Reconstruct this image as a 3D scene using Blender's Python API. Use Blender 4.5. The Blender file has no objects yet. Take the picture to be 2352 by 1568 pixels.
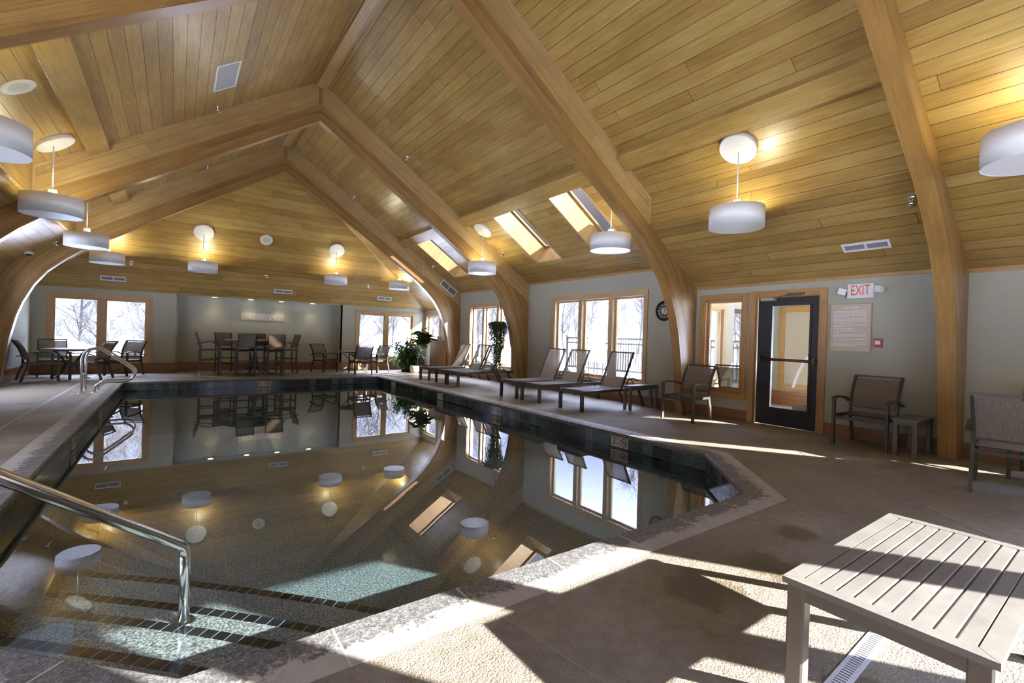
import bpy, math, random
from mathutils import Vector, Matrix
random.seed(7)
S = bpy.context.scene
COL = S.collection
PI = math.pi

# ------------------------------------------------------------------ camera
yaw, pit, rol = 0.6259, -0.0056, 0.0304
f = Vector((math.sin(yaw)*math.cos(pit), math.cos(yaw)*math.cos(pit), math.sin(pit)))
r0 = Vector((math.cos(yaw), -math.sin(yaw), 0)); u0 = r0.cross(f)
rr = math.cos(rol)*r0 + math.sin(rol)*u0
uu = -math.sin(rol)*r0 + math.cos(rol)*u0
cd = bpy.data.cameras.new('camera'); cam = bpy.data.objects.new('camera', cd); COL.objects.link(cam)
cd.sensor_width = 36; cd.lens = 1068.4/2352*36; cd.clip_start = 0.02; cd.clip_end = 500
M = Matrix((rr, uu, -f)).transposed().to_4x4(); M.translation = Vector((0, 0, 1.28)); cam.matrix_world = M
S.camera = cam

# ------------------------------------------------------------------ world, sun, exposure
S.view_settings.view_transform = 'Standard'; S.view_settings.look = 'None'
S.view_settings.gamma = 1; S.view_settings.use_curve_mapping = False
S.view_settings.exposure = 0.95
S.cycles.use_denoising = True
S.cycles.max_bounces = 10; S.cycles.diffuse_bounces = 5; S.cycles.glossy_bounces = 5
S.cycles.transparent_max_bounces = 24; S.cycles.transmission_bounces = 6
S.cycles.sample_clamp_indirect = 8
S.cycles.caustics_reflective = False; S.cycles.caustics_refractive = False
SKY = 15.0
w = bpy.data.worlds.new('sky'); S.world = w; w.use_nodes = True
nt = w.node_tree; nt.nodes.clear()
def NN(nt, t, **k):
    n = nt.nodes.new(t)
    for a, b in k.items(): setattr(n, a, b)
    return n
tc = NN(nt, 'ShaderNodeTexCoord'); mp = NN(nt, 'ShaderNodeMapping'); mp.inputs['Scale'].default_value = (1, 1, 2.5)
no = NN(nt, 'ShaderNodeTexNoise'); no.inputs['Scale'].default_value = 2.2; no.inputs['Detail'].default_value = 7; no.inputs['Roughness'].default_value = .6
ra = NN(nt, 'ShaderNodeValToRGB'); ra.color_ramp.elements[0].position = .46; ra.color_ramp.elements[1].position = .70
ra.color_ramp.elements[0].color = (.50, .60, .94, 1); ra.color_ramp.elements[1].color = (1, .985, .96, 1)
bg = NN(nt, 'ShaderNodeBackground'); bg.inputs['Strength'].default_value = SKY
ow = NN(nt, 'ShaderNodeOutputWorld')
for a, b in ((tc.outputs['Generated'], mp.inputs['Vector']), (mp.outputs[0], no.inputs['Vector']), (no.outputs['Fac'], ra.inputs[0]), (ra.outputs[0], bg.inputs[0]), (bg.outputs[0], ow.inputs[0])): nt.links.new(a, b)
# the sky is dim and hazy over the woods at the horizon and bright overhead
sx = NN(nt, 'ShaderNodeSeparateXYZ'); el = NN(nt, 'ShaderNodeMapRange', interpolation_type='SMOOTHSTEP')
for i, q in enumerate((.22, .62, .09, 1.0)): el.inputs[i+1].default_value = q
ml_ = NN(nt, 'ShaderNodeMath', operation='MULTIPLY'); ml_.inputs[1].default_value = SKY
for a, b in ((tc.outputs['Generated'], sx.inputs[0]), (sx.outputs[2], el.inputs[0]), (el.outputs[0], ml_.inputs[0]), (ml_.outputs[0], bg.inputs['Strength'])): nt.links.new(a, b)
sd = bpy.data.lights.new('sun', 'SUN'); sd.energy = 26; sd.color = (1, .965, .90); sd.angle = math.radians(.55)
so = bpy.data.objects.new('sun', sd); COL.objects.link(so)
so.rotation_euler = Vector((-.67, .962, -.45)).to_track_quat('-Z', 'Y').to_euler(); so.location = (12, -12, 12)
LAMP = 13.0

# ------------------------------------------------------------------ measurements
XR, XC, XL, XA = 7.875, 2.313, -3.0, -3.249
YA = (13.94, 10.15, 5.04, 1.36); TH = .17
YF, YN = 16.75, -1.45
ZC, ZW, ZL = 6.452, 2.7975, 2.328
XS, ZS1, ZS2 = 6.461, 3.727, 3.243
SL = (ZC-ZW)/(XR-XC)
WT = -.215      # water level

# ------------------------------------------------------------------ mesh helpers
class MB:
    def __init__(s): s.v = []; s.f = []; s.uv = []; s.mi = []; s.sm = []
    def face(s, pts, uvs, mi=0, sm=False):
        n = len(s.v); s.v += [tuple(p) for p in pts]; s.f.append(tuple(range(n, n+len(pts)))); s.uv.append([tuple(q) for q in uvs]); s.mi.append(mi); s.sm.append(sm)
    def poly(s, pts, ua=None, mi=0, off=(0, 0)):
        pts = [Vector(p) for p in pts]
        nrm = Vector((0, 0, 0))
        for i in range(len(pts)):
            a, b = pts[i], pts[(i+1) % len(pts)]; nrm += Vector(((a.y-b.y)*(a.z+b.z), (a.z-b.z)*(a.x+b.x), (a.x-b.x)*(a.y+b.y)))
        if nrm.length < 1e-12: return
        nrm.normalize()
        if ua is None: ua = max(((pts[i]-pts[i-1]) for i in range(len(pts))), key=lambda q: q.length)
        ua = Vector(ua); ua -= nrm*ua.dot(nrm)
        if ua.length < 1e-6: ua = nrm.orthogonal()
        ua.normalize(); va = nrm.cross(ua)
        s.face(pts, [(p.dot(ua)+off[0], p.dot(va)+off[1]) for p in pts], mi)
    def box(s, lo, hi, m=None, mi=0, grain=None, off=(0, 0)):
        x0, y0, z0 = lo; x1, y1, z1 = hi
        c = [Vector(p) for p in ((x0, y0, z0), (x1, y0, z0), (x1, y1, z0), (x0, y1, z0), (x0, y0, z1), (x1, y0, z1), (x1, y1, z1), (x0, y1, z1))]
        if grain is None:
            d = (abs(x1-x0), abs(y1-y0), abs(z1-z0)); i = d.index(max(d)); grain = [Vector((1, 0, 0)), Vector((0, 1, 0)), Vector((0, 0, 1))][i]
        grain = Vector(grain)
        if m is not None: c = [m @ p for p in c]; grain = m.to_3x3() @ grain
        for q in ((3, 2, 1, 0), (4, 5, 6, 7), (0, 1, 5, 4), (1, 2, 6, 5), (2, 3, 7, 6), (3, 0, 4, 7)): s.poly([c[i] for i in q], grain, mi, off)
        return s
    def sweep(s, path, prof, nrm, closed=False, caps=True, mi=0, sm=False):
        """prof: (a, b): a along the in-plane side direction, b along nrm"""
        path = [Vector(p) for p in path]; nrm = Vector(nrm).normalized(); n = len(path); rings = []; L = 0; Ls = []
        for i, p in enumerate(path):
            a = path[i-1] if (i > 0 or closed) else p; b = path[(i+1) % n] if (i < n-1 or closed) else p
            d1 = (p-a); d2 = (b-p)
            if d1.length < 1e-9: d1 = d2
            if d2.length < 1e-9: d2 = d1
            d1 = d1.normalized(); d2 = d2.normalized(); t = (d1+d2)
            if t.length < 1e-6: t = d1
            t.normalize(); sd_ = nrm.cross(t)
            if sd_.length < 1e-6: sd_ = t.orthogonal()
            sd_.normalize(); bn = t.cross(sd_)
            sc = 1/max(.35, math.sqrt(max(0, (1+d1.dot(d2))/2)))
            rings.append([p + sd_*(q[0]*sc) + bn*q[1] for q in prof])
            if i: L += (p-path[i-1]).length
            Ls.append(L)
        k = len(prof); per = [0]
        for j in range(k): per.append(per[-1] + math.dist(prof[j], prof[(j+1) % k]))
        for i in range(n if closed else n-1):
            i2 = (i+1) % n; u1 = Ls[i]; u2 = Ls[i2] if i2 else L+.1
            for j in range(k):
                j2 = (j+1) % k
                s.face([rings[i][j], rings[i][j2], rings[i2][j2], rings[i2][j]], [(u1, per[j]), (u1, per[j+1]), (u2, per[j+1]), (u2, per[j])], mi, sm)
        if caps and not closed:
            s.poly(list(reversed(rings[0])), None, mi); s.poly(rings[-1], None, mi)
        return s
    def tube(s, path, r, n=10, nrm=(0, 0, 1), closed=False, mi=0):
        return s.sweep(path, [(r*math.cos(2*PI*i/n), r*math.sin(2*PI*i/n)) for i in range(n)], nrm, closed, True, mi, True)
    def lathe(s, prof, c=(0, 0, 0), n=32, mi=0, m=None, sm=True):
        c = Vector(c); L = 0
        for i in range(len(prof)-1):
            (ra_, za), (rb, zb) = prof[i], prof[i+1]; L2 = L+math.dist(prof[i], prof[i+1])
            for j in range(n):
                a0, a1 = 2*PI*j/n, 2*PI*(j+1)/n
                P = [Vector((ra_*math.cos(a0), ra_*math.sin(a0), za)), Vector((ra_*math.cos(a1), ra_*math.sin(a1), za)), Vector((rb*math.cos(a1), rb*math.sin(a1), zb)), Vector((rb*math.cos(a0), rb*math.sin(a0), zb))]
                U = [(a0*ra_, L), (a1*ra_, L), (a1*rb, L2), (a0*rb, L2)]
                if ra_ < 1e-6: P.pop(1); U.pop(1)
                elif rb < 1e-6: P.pop(2); U.pop(2)
                if m is not None: P = [m @ p for p in P]
                s.face([p+c for p in P], U, mi, sm)
            L = L2
        return s
    def add_mesh(s, me, m, mi=0):
        for p in me.polygons: s.face([m @ me.vertices[i].co for i in p.vertices], [(0, 0)]*len(p.vertices), mi)
    def build(s, name, mats, parent=None, loc=None, label=None, cat=None, group=None, kind=None, weld=True):
        me = bpy.data.meshes.new(name); me.from_pydata(s.v, [], s.f)
        ul = me.uv_layers.new(name='UVMap'); k = 0
        for q in s.uv:
            for t in q: ul.data[k].uv = t; k += 1
        me.polygons.foreach_set('material_index', s.mi); me.polygons.foreach_set('use_smooth', s.sm)
        for m_ in (mats if isinstance(mats, (list, tuple)) else [mats]): me.materials.append(m_)
        if weld and any(s.sm):
            import bmesh
            b = bmesh.new(); b.from_mesh(me); bmesh.ops.remove_doubles(b, verts=b.verts, dist=1e-5); b.to_mesh(me); b.free()
        me.update()
        o = bpy.data.objects.new(name, me); COL.objects.link(o)
        if loc is not None: o.location = loc
        if parent is not None: o.parent = parent
        return tag(o, label, cat, group, kind)
def tag(o, label=None, cat=None, group=None, kind=None):
    if label: o['label'] = label
    if cat: o['category'] = cat
    if group: o['group'] = group
    if kind: o['kind'] = kind
    return o
def empty(name, label, cat, loc=(0, 0, 0), rz=0, group=None, kind=None):
    o = bpy.data.objects.new(name, None); COL.objects.link(o); o.location = loc; o.rotation_euler = (0, 0, rz); o.empty_display_size = .1
    return tag(o, label, cat, group, kind)
KIDS = {}
def dup(root, loc, rz=None, label=None, group=None):
    def cp(o, par):
        c = o.copy(); COL.objects.link(c)
        if par is not None: c.parent = par
        for ch in list(o.children): cp(ch, c)
        return c
    r = cp(root, None); r.location = loc
    if rz is not None: r.rotation_euler = (0, 0, rz)
    if label: r['label'] = label
    if group: r['group'] = group
    return r
def text_mesh(body, size, extr=.002, align='CENTER'):
    c = bpy.data.curves.new('t', 'FONT'); c.body = body; c.size = size; c.extrude = extr; c.align_x = align; c.align_y = 'CENTER'; c.resolution_u = 3
    o = bpy.data.objects.new('t', c); COL.objects.link(o); bpy.context.view_layer.update()
    me = bpy.data.meshes.new_from_object(o.evaluated_get(bpy.context.evaluated_depsgraph_get()))
    bpy.data.objects.remove(o); bpy.data.curves.remove(c); return me
RECT = lambda a, b: [(-a/2, -b/2), (a/2, -b/2), (a/2, b/2), (-a/2, b/2)]
def arc(c, r, a0, a1, n, ax, ay):
    c = Vector(c); ax = Vector(ax); ay = Vector(ay)
    return [c + ax*(r*math.cos(a0+(a1-a0)*i/n)) + ay*(r*math.sin(a0+(a1-a0)*i/n)) for i in range(n+1)]
def smooth(pts, n=6):
    pts = [Vector(p) for p in pts]; out = []
    for i in range(len(pts)-1):
        p0 = pts[max(0, i-1)]; p1 = pts[i]; p2 = pts[i+1]; p3 = pts[min(len(pts)-1, i+2)]
        for k in range(n):
            t = k/n; out.append(.5*((2*p1)+(p2-p0)*t+(2*p0-5*p1+4*p2-p3)*t*t+(3*p1-p0-3*p2+p3)*t**3))
    return out+[pts[-1]]

# ------------------------------------------------------------------ materials
class G:
    """a material's node graph"""
    def __init__(s, name):
        s.m = bpy.data.materials.new(name); s.m.use_nodes = True; s.t = s.m.node_tree; s.t.nodes.clear()
        s.out = s.n('ShaderNodeOutputMaterial'); s._uv = None
    def n(s, t, **k): return NN(s.t, t, **k)
    def put(s, sock, v):
        if isinstance(v, bpy.types.NodeSocket): s.t.links.new(v, sock)
        elif v is not None: sock.default_value = v
    def mth(s, op, a, b=None, c=None, clamp=False):
        n = s.n('ShaderNodeMath', operation=op); n.use_clamp = clamp; s.put(n.inputs[0], a)
        if b is not None: s.put(n.inputs[1], b)
        if c is not None: s.put(n.inputs[2], c)
        return n.outputs[0]
    def uv(s):
        if s._uv is None:
            a = s.n('ShaderNodeUVMap'); b = s.n('ShaderNodeSeparateXYZ'); s.t.links.new(a.outputs[0], b.inputs[0]); s._uv = (b.outputs[0], b.outputs[1])
        return s._uv
    def obj(s): return s.n('ShaderNodeTexCoord').outputs['Object']
    def pos(s): return s.n('ShaderNodeNewGeometry').outputs['Position']
    def xyz(s, v):
        b = s.n('ShaderNodeSeparateXYZ'); s.put(b.inputs[0], v); return b.outputs
    def comb(s, x, y, z=0.0):
        n = s.n('ShaderNodeCombineXYZ'); s.put(n.inputs[0], x); s.put(n.inputs[1], y); s.put(n.inputs[2], z); return n.outputs[0]
    def noise(s, v, sc, det=4, rough=.55, dist=0):
        n = s.n('ShaderNodeTexNoise'); s.put(n.inputs['Vector'], v); n.inputs['Scale'].default_value = sc; n.inputs['Detail'].default_value = det; n.inputs['Roughness'].default_value = rough; n.inputs['Distortion'].default_value = dist; return n.outputs['Fac']
    def white(s, v):
        n = s.n('ShaderNodeTexWhiteNoise', noise_dimensions='3D'); s.put(n.inputs['Vector'], v); return n.outputs['Value']
    def ramp(s, fac, els):
        n = s.n('ShaderNodeValToRGB'); e = n.color_ramp.elements
        while len(e) < len(els): e.new(.5)
        for i, (p, c) in enumerate(els): e[i].position = p; e[i].color = (*c, 1)
        s.put(n.inputs[0], fac); return n.outputs[0]
    def mix(s, fac, a, b, bt='MIX'):
        n = s.n('ShaderNodeMix', data_type='RGBA', blend_type=bt); s.put(n.inputs['Factor'], fac)
        for k, v in (('A', a), ('B', b)):
            sk = [q for q in n.inputs if q.name == k and q.type == 'RGBA'][0]; s.put(sk, (*v, 1) if isinstance(v, tuple) else v)
        return [q for q in n.outputs if q.type == 'RGBA'][0]
    def mr(s, v, a, b, c=0.0, d=1.0):
        n = s.n('ShaderNodeMapRange'); n.clamp = True
        for i, q in enumerate((v, a, b, c, d)): s.put(n.inputs[i], q)
        return n.outputs[0]
    def bump(s, h, st=.3, dist=.01):
        n = s.n('ShaderNodeBump'); n.inputs['Strength'].default_value = st; n.inputs['Distance'].default_value = dist; s.put(n.inputs['Height'], h); return n.outputs[0]
    def bsdf(s, col, rough=.5, metal=0, bump=None, spec=None, coat=0, coatr=.1, link=True, trans=None):
        n = s.n('ShaderNodeBsdfPrincipled'); s.put(n.inputs['Base Color'], (*col, 1) if isinstance(col, tuple) else col)
        s.put(n.inputs['Roughness'], rough); s.put(n.inputs['Metallic'], metal)
        if spec is not None: s.put(n.inputs['Specular IOR Level'], spec)
        if coat: n.inputs['Coat Weight'].default_value = coat; n.inputs['Coat Roughness'].default_value = coatr
        if bump is not None: s.put(n.inputs['Normal'], bump)
        if link: s.t.links.new(n.outputs[0], s.out.inputs[0])
        return n.outputs[0]
def plain(name, col, rough=.5, metal=0, **k):
    g = G(name); g.bsdf(col, rough, metal, **k); return g.m

def wood(name, width=.135, dark=(.20, .11, .03), mid=(.40, .26, .085), light=(.58, .42, .18), groove=.035, seg=2.6, vary=.75, rough=.38, knots=.0, coat=.25, fleck=0.0, gdark=.35):
    g = G(name); u, v = g.uv()
    vb = g.mth('DIVIDE', v, width); bid = g.mth('FLOOR', vb); fr = g.mth('FRACT', vb)
    r1 = g.white(g.comb(bid, 3.3, 1.7))
    us = g.mth('ADD', g.mth('DIVIDE', u, seg), g.mth('MULTIPLY', r1, 7.3)); sid = g.mth('FLOOR', us); sf = g.mth('FRACT', us)
    r2 = g.white(g.comb(bid, sid, 9.1))
    gv = g.comb(g.mth('ADD', g.mth('MULTIPLY', u, 1.3), g.mth('MULTIPLY', r2, 37.0)), g.mth('ADD', g.mth('MULTIPLY', v, 26.0), g.mth('MULTIPLY', r1, 53.0)), r2)
    grain = g.noise(gv, 1.6, 5, .6, .6)
    broad = g.noise(g.comb(g.mth('MULTIPLY', u, .9), g.mth('MULTIPLY', v, 2.2), 0.0), 1.3, 2)
    fac = g.mth('ADD', g.mth('MULTIPLY', g.mth('SUBTRACT', r2, .5), vary*.62), g.mth('ADD', g.mth('MULTIPLY', g.mth('SUBTRACT', grain, .5), .75), g.mth('ADD', .5, g.mth('MULTIPLY', g.mth('SUBTRACT', broad, .5), .5))))
    col = g.ramp(fac, [(.08, dark), (.5, mid), (.92, light)])
    if fleck:
        fl = g.noise(g.comb(g.mth('MULTIPLY', u, 7.0), g.mth('MULTIPLY', v, 55.0), 4.0), 1.0, 2, .5)
        col = g.mix(g.mth('MULTIPLY', g.mr(fl, .73, .78), fleck), col, (.06, .025, .008))
    h = 1.0
    if groove:
        e = g.mth('MINIMUM', fr, g.mth('SUBTRACT', 1.0, fr)); gm = g.mr(e, groove*.35, groove, 1, 0)
        if seg < 50:
            e2 = g.mth('MINIMUM', sf, g.mth('SUBTRACT', 1.0, sf)); gm = g.mth('MAXIMUM', gm, g.mth('MULTIPLY', g.mr(e2, .0004, .0014, 1, 0), .8))
        col = g.mix(g.mth('MULTIPLY', gm, 1-gdark), col, (.05, .025, .008)); h = g.mth('SUBTRACT', 1.0, gm)
        b = g.bump(g.mth('ADD', g.mth('MULTIPLY', h, 1.0), g.mth('MULTIPLY', grain, .08)), .5, .006)
    else: b = g.bump(grain, .08, .004)
    g.bsdf(col, rough, 0, b, coat=coat, coatr=.22)
    return g.m
M_ceil = wood('ceiling planks', .172, dark=(.17, .085, .02), mid=(.36, .225, .062), light=(.54, .39, .145), vary=.42, groove=.032, seg=4.2, gdark=.12, rough=.33, coat=.35)
M_infill = wood('infill boards', .17, dark=(.28, .17, .065), mid=(.46, .31, .125), light=(.60, .45, .21), groove=.02, vary=.4)
M_glu = wood('glulam', .038, dark=(.13, .062, .017), mid=(.295, .165, .048), light=(.45, .28, .09), groove=.06, seg=4.0, vary=.55, fleck=.75, gdark=.72)
M_oak = wood('oak trim', .4, dark=(.31, .195, .085), mid=(.46, .315, .155), light=(.60, .45, .26), groove=0, vary=.35)
M_red = wood('cedar baseboard', .11, dark=(.13, .045, .013), mid=(.23, .095, .028), light=(.32, .15, .05), groove=.03, vary=.3)
M_door_trim = wood('door casing wood', .4, dark=(.26, .12, .03), mid=(.42, .23, .07), light=(.54, .33, .12), groove=0, vary=.3)
M_wains = wood('wainscot boards', .085, dark=(.20, .10, .035), mid=(.32, .17, .06), light=(.42, .25, .1), groove=.05, vary=.3, coat=0, rough=.6, seg=60)
M_purl = wood('purlin board', .4, dark=(.17, .085, .02), mid=(.36, .225, .062), light=(.54, .39, .145), groove=0, vary=.3)
def wallmat():
    g = G('sage wall paint'); n = g.noise(g.pos(), 2.0, 3)
    g.bsdf(g.mix(n, (.385, .385, .31), (.42, .42, .34)), .75, 0, g.bump(g.noise(g.pos(), 160, 2), .05, .002)); return g.m
M_wall = wallmat()
M_white = plain('white paint', (.72, .71, .67), .45)
M_whitemetal = plain('white enamel', (.75, .75, .74), .35)
M_shade = plain('lamp shade white', (.80, .79, .75), .4)
M_diff = plain('lamp diffuser', (.82, .82, .81), .35)
M_bronze = plain('bronze powder coat', (.085, .075, .062), .38, .35)
M_black = plain('black metal', (.012, .011, .011), .3, .2)
M_blackdoor = plain('black door paint', (.012, .010, .009), .38, 0)
M_dark = plain('vent dark', (.10, .10, .105), .6)
M_chrome = plain('polished steel', (.72, .71, .69), .16, 1.0)
M_steel = plain('brushed steel', (.55, .54, .52), .28, 1.0)
M_tan = plain('sign tan', (.56, .49, .385), .6)
M_letter = plain('white lettering', (.85, .84, .81), .5)
M_redpaint = plain('alarm red', (.40, .035, .03), .35)
M_exitred = plain('exit letters', (.85, .10, .02), .4)
M_pot = plain('cream ceramic', (.62, .58, .47), .35)
M_soil = plain('soil', (.05, .035, .02), .9)
M_ink = plain('black ink', (.02, .02, .02), .5)
M_cream = plain('marker tile cream', (.62, .57, .47), .3)
M_silver = plain('closer silver', (.6, .58, .53), .4, .3)
M_snow = plain('snow', (.86, .88, .92), .8)
M_slat = None
def slingmat():
    g = G('woven sling'); u, v = g.uv()
    n1 = g.noise(g.comb(g.mth('MULTIPLY', u, 14), g.mth('MULTIPLY', v, 260), 0.0), 1.0, 2); n2 = g.noise(g.comb(g.mth('MULTIPLY', u, 400), g.mth('MULTIPLY', v, 400), 0.0), 1.0, 1)
    col = g.ramp(g.mth('ADD', g.mth('MULTIPLY', n1, .8), g.mth('MULTIPLY', n2, .25)), [(.3, (.16, .135, .105)), (.55, (.27, .235, .19)), (.8, (.42, .38, .32))])
    d = g.bsdf(col, .7, link=False); tl = g.n('ShaderNodeBsdfTranslucent'); g.put(tl.inputs[0], col); tr = g.n('ShaderNodeBsdfTransparent')
    a = g.n('ShaderNodeMixShader'); a.inputs[0].default_value = .2; g.t.links.new(d, a.inputs[1]); g.t.links.new(tl.outputs[0], a.inputs[2])
    b = g.n('ShaderNodeMixShader'); b.inputs[0].default_value = .12; g.t.links.new(a.outputs[0], b.inputs[1]); g.t.links.new(tr.outputs[0], b.inputs[2])
    g.t.links.new(b.outputs[0], g.out.inputs[0]); return g.m
M_sling = slingmat()
def tablemat():
    g = G('grey table slats'); p = g.obj(); n = g.noise(p, 3.5, 5, .65); n2 = g.noise(p, 60, 2)
    col = g.ramp(g.mth('ADD', g.mth('MULTIPLY', n, .8), g.mth('MULTIPLY', n2, .25)), [(.35, (.16, .152, .145)), (.62, (.225, .215, .205)), (.8, (.33, .325, .315))])
    g.bsdf(col, .33, .15, g.bump(n2, .05, .001)); return g.m
M_slat = tablemat()
def schlick(g, f0, ex=5.0):
    lw = g.n('ShaderNodeLayerWeight'); lw.inputs[0].default_value = .5
    return g.mth('ADD', f0, g.mth('MULTIPLY', 1-f0, g.mth('POWER', lw.outputs['Facing'], ex)))
def glassmat(name, tint=(1, 1, 1), f0=.045):
    g = G(name); tr = g.n('ShaderNodeBsdfTransparent'); tr.inputs[0].default_value = (*tint, 1); gl = g.n('ShaderNodeBsdfGlossy'); gl.inputs['Roughness'].default_value = 0
    a = g.n('ShaderNodeMixShader'); g.put(a.inputs[0], schlick(g, f0)); g.t.links.new(tr.outputs[0], a.inputs[1]); g.t.links.new(gl.outputs[0], a.inputs[2]); g.t.links.new(a.outputs[0], g.out.inputs[0]); return g.m
M_glass = glassmat('window glass'); M_glass_tint = glassmat('tinted skylight glass', (.14, .115, .09), .05)
def watermat():
    g = G('pool water'); tr = g.n('ShaderNodeBsdfTransparent'); tr.inputs[0].default_value = (.64, .735, .81, 1)
    gl = g.n('ShaderNodeBsdfGlossy'); gl.inputs['Roughness'].default_value = 0.0; gl.inputs[0].default_value = (.98, .98, 1, 1)
    b = g.bump(g.noise(g.pos(), .7, 2), .06, .02); g.put(gl.inputs['Normal'], b)
    a = g.n('ShaderNodeMixShader'); g.put(a.inputs[0], schlick(g, .055, 3.5)); g.t.links.new(tr.outputs[0], a.inputs[1]); g.t.links.new(gl.outputs[0], a.inputs[2]); g.t.links.new(a.outputs[0], g.out.inputs[0]); return g.m
M_water = watermat()
def plastermat(name, els, tint):
    g = G(name); p = g.pos(); n = g.noise(p, 95, 2, .5); n2 = g.noise(p, 1.2, 3)
    col = g.ramp(n, els); col = g.mix(g.mth('MULTIPLY', n2, .3), col, tint)
    g.bsdf(col, .6, 0, g.bump(n, .25, .004)); return g.m
M_plaster = plastermat('pebble pool plaster', [(.36, (.03, .045, .04)), (.5, (.15, .18, .155)), (.66, (.46, .49, .43))], (.10, .14, .14))
M_plaster_l = plastermat('pebble step plaster', [(.36, (.06, .06, .05)), (.5, (.27, .265, .22)), (.66, (.62, .60, .52))], (.25, .24, .19))
def tilemat(name, cols, tw, th, grout=(.20, .23, .25), gw=.012, rough=.12, rows=0):
    g = G(name); u, v = g.uv(); a = g.mth('DIVIDE', u, tw); b = g.mth('DIVIDE', v, th)
    r = g.white(g.comb(g.mth('FLOOR', a), g.mth('FLOOR', b), 2.0)); n = g.noise(g.comb(g.mth('MULTIPLY', u, 9), g.mth('MULTIPLY', v, 9), 0.0), 2.0, 5, .7)
    col = g.ramp(g.mth('ADD', g.mth('MULTIPLY', r, .45), g.mth('MULTIPLY', n, .6)), cols)
    if rows: col = g.mix(g.mr(g.mth('FLOOR', b), .2, .8, .72, 0), col, (.006, .009, .011))  # lower row painted dark, standing for the dark reflection at the waterline
    fa = g.mth('FRACT', a); fb = g.mth('FRACT', b)
    ea = g.mth('MULTIPLY', g.mth('MINIMUM', fa, g.mth('SUBTRACT', 1.0, fa)), tw); eb = g.mth('MULTIPLY', g.mth('MINIMUM', fb, g.mth('SUBTRACT', 1.0, fb)), th)
    gm = g.mr(g.mth('MINIMUM', ea, eb), gw*.3, gw*.6, 1, 0)
    g.bsdf(g.mix(gm, col, grout), g.mth('ADD', rough, g.mth('MULTIPLY', gm, .5)), 0, g.bump(g.mth('SUBTRACT', 1.0, gm), .3, .003)); return g.m
M_tile = tilemat('slate waterline tile', [(.2, (.012, .018, .022)), (.55, (.04, .06, .065)), (.85, (.15, .20, .20))], .152, .152, (.10, .12, .12), .005, rows=1)
M_step = tilemat('dark step tile', [(.2, (.004, .005, .006)), (.8, (.018, .02, .022))], .075, .5, (.30, .32, .31), .006, .2)
def deckmat():
    g = G('textured deck concrete'); p = g.pos(); n1 = g.noise(p, 1.1, 5, .6); n2 = g.noise(p, 14, 4, .6); n3 = g.noise(p, 95, 3, .65)
    col = g.ramp(g.mth('ADD', g.mth('MULTIPLY', n1, .6), g.mth('MULTIPLY', n2, .4)), [(.33, (.175, .148, .115)), (.5, (.245, .212, .168)), (.68, (.33, .295, .245))])
    xy = g.xyz(p)
    # wet marks: a few fixed patches with ragged edges
    m = 0.0; wob = g.mth('MULTIPLY', g.mth('SUBTRACT', g.noise(p, 9, 4, .7), .5), .42)
    for cx, cy, rad in ((3.49, 1.42, .13), (2.85, 1.28, .17), (2.23, 1.36, .17), (2.36, 1.30, .10), (6.84, 3.47, .09), (7.39, 3.40, .10), (5.2, 5.6, .1), (2.05, .55, .16)):
        d = g.mth('SQRT', g.mth('ADD', g.mth('POWER', g.mth('SUBTRACT', xy[0], cx), 2.0), g.mth('POWER', g.mth('SUBTRACT', xy[1], cy), 2.0)))
        m = g.mth('MAXIMUM', m, g.mr(g.mth('ADD', d, wob), rad-.02, rad+.02, 1, 0))
    col = g.mix(g.mth('MULTIPLY', m, .75), col, (.12, .085, .04))
    hb = g.mth('ADD', g.mth('MULTIPLY', n3, .7), g.mth('MULTIPLY', n2, .5))
    wet = g.mr(g.noise(p, .55, 4, .6), .5, .62)
    lft = g.mr(xy[0], 1.0, -.2)     # damp, smoother deck on the ladder side and at the far end
    far = g.mr(xy[1], 5.0, 8.0)
    rg = g.mth('SUBTRACT', .62, g.mth('MULTIPLY', g.mth('MAXIMUM', lft, far), g.mth('ADD', .12, g.mth('MULTIPLY', wet, .2))))
    g.bsdf(col, g.mth('SUBTRACT', rg, g.mth('MULTIPLY', m, .25)), 0, g.bump(hb, 1.0, .018)); return g.m
M_deck = deckmat()
def copingmat():
    g = G('speckled coping stone'); u, v = g.uv(); p = g.pos()
    big = g.noise(p, 4.5, 6, .72); fine = g.noise(p, 120, 3, .6); mid = g.noise(p, 30, 4, .7)
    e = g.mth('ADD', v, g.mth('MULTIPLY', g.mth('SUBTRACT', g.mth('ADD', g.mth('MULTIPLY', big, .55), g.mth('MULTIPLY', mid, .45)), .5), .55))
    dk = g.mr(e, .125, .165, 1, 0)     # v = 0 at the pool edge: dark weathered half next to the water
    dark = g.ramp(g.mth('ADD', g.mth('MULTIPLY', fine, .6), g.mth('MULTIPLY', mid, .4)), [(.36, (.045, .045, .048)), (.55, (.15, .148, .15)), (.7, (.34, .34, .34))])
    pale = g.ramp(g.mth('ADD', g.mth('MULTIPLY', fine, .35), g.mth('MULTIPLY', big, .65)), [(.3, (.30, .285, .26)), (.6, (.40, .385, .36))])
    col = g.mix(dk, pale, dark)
    fu = g.mth('FRACT', g.mth('DIVIDE', u, .61)); j = g.mth('MULTIPLY', g.mth('MINIMUM', fu, g.mth('SUBTRACT', 1.0, fu)), .61); jm = g.mr(j, .003, .0055, 1, 0)
    col = g.mix(g.mth('MULTIPLY', jm, .8), col, (.55, .53, .48))
    g.bsdf(col, .5, 0, g.bump(g.mth('SUBTRACT', fine, g.mth('MULTIPLY', jm, .5)), .35, .005)); return g.m
M_cope = copingmat()
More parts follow.
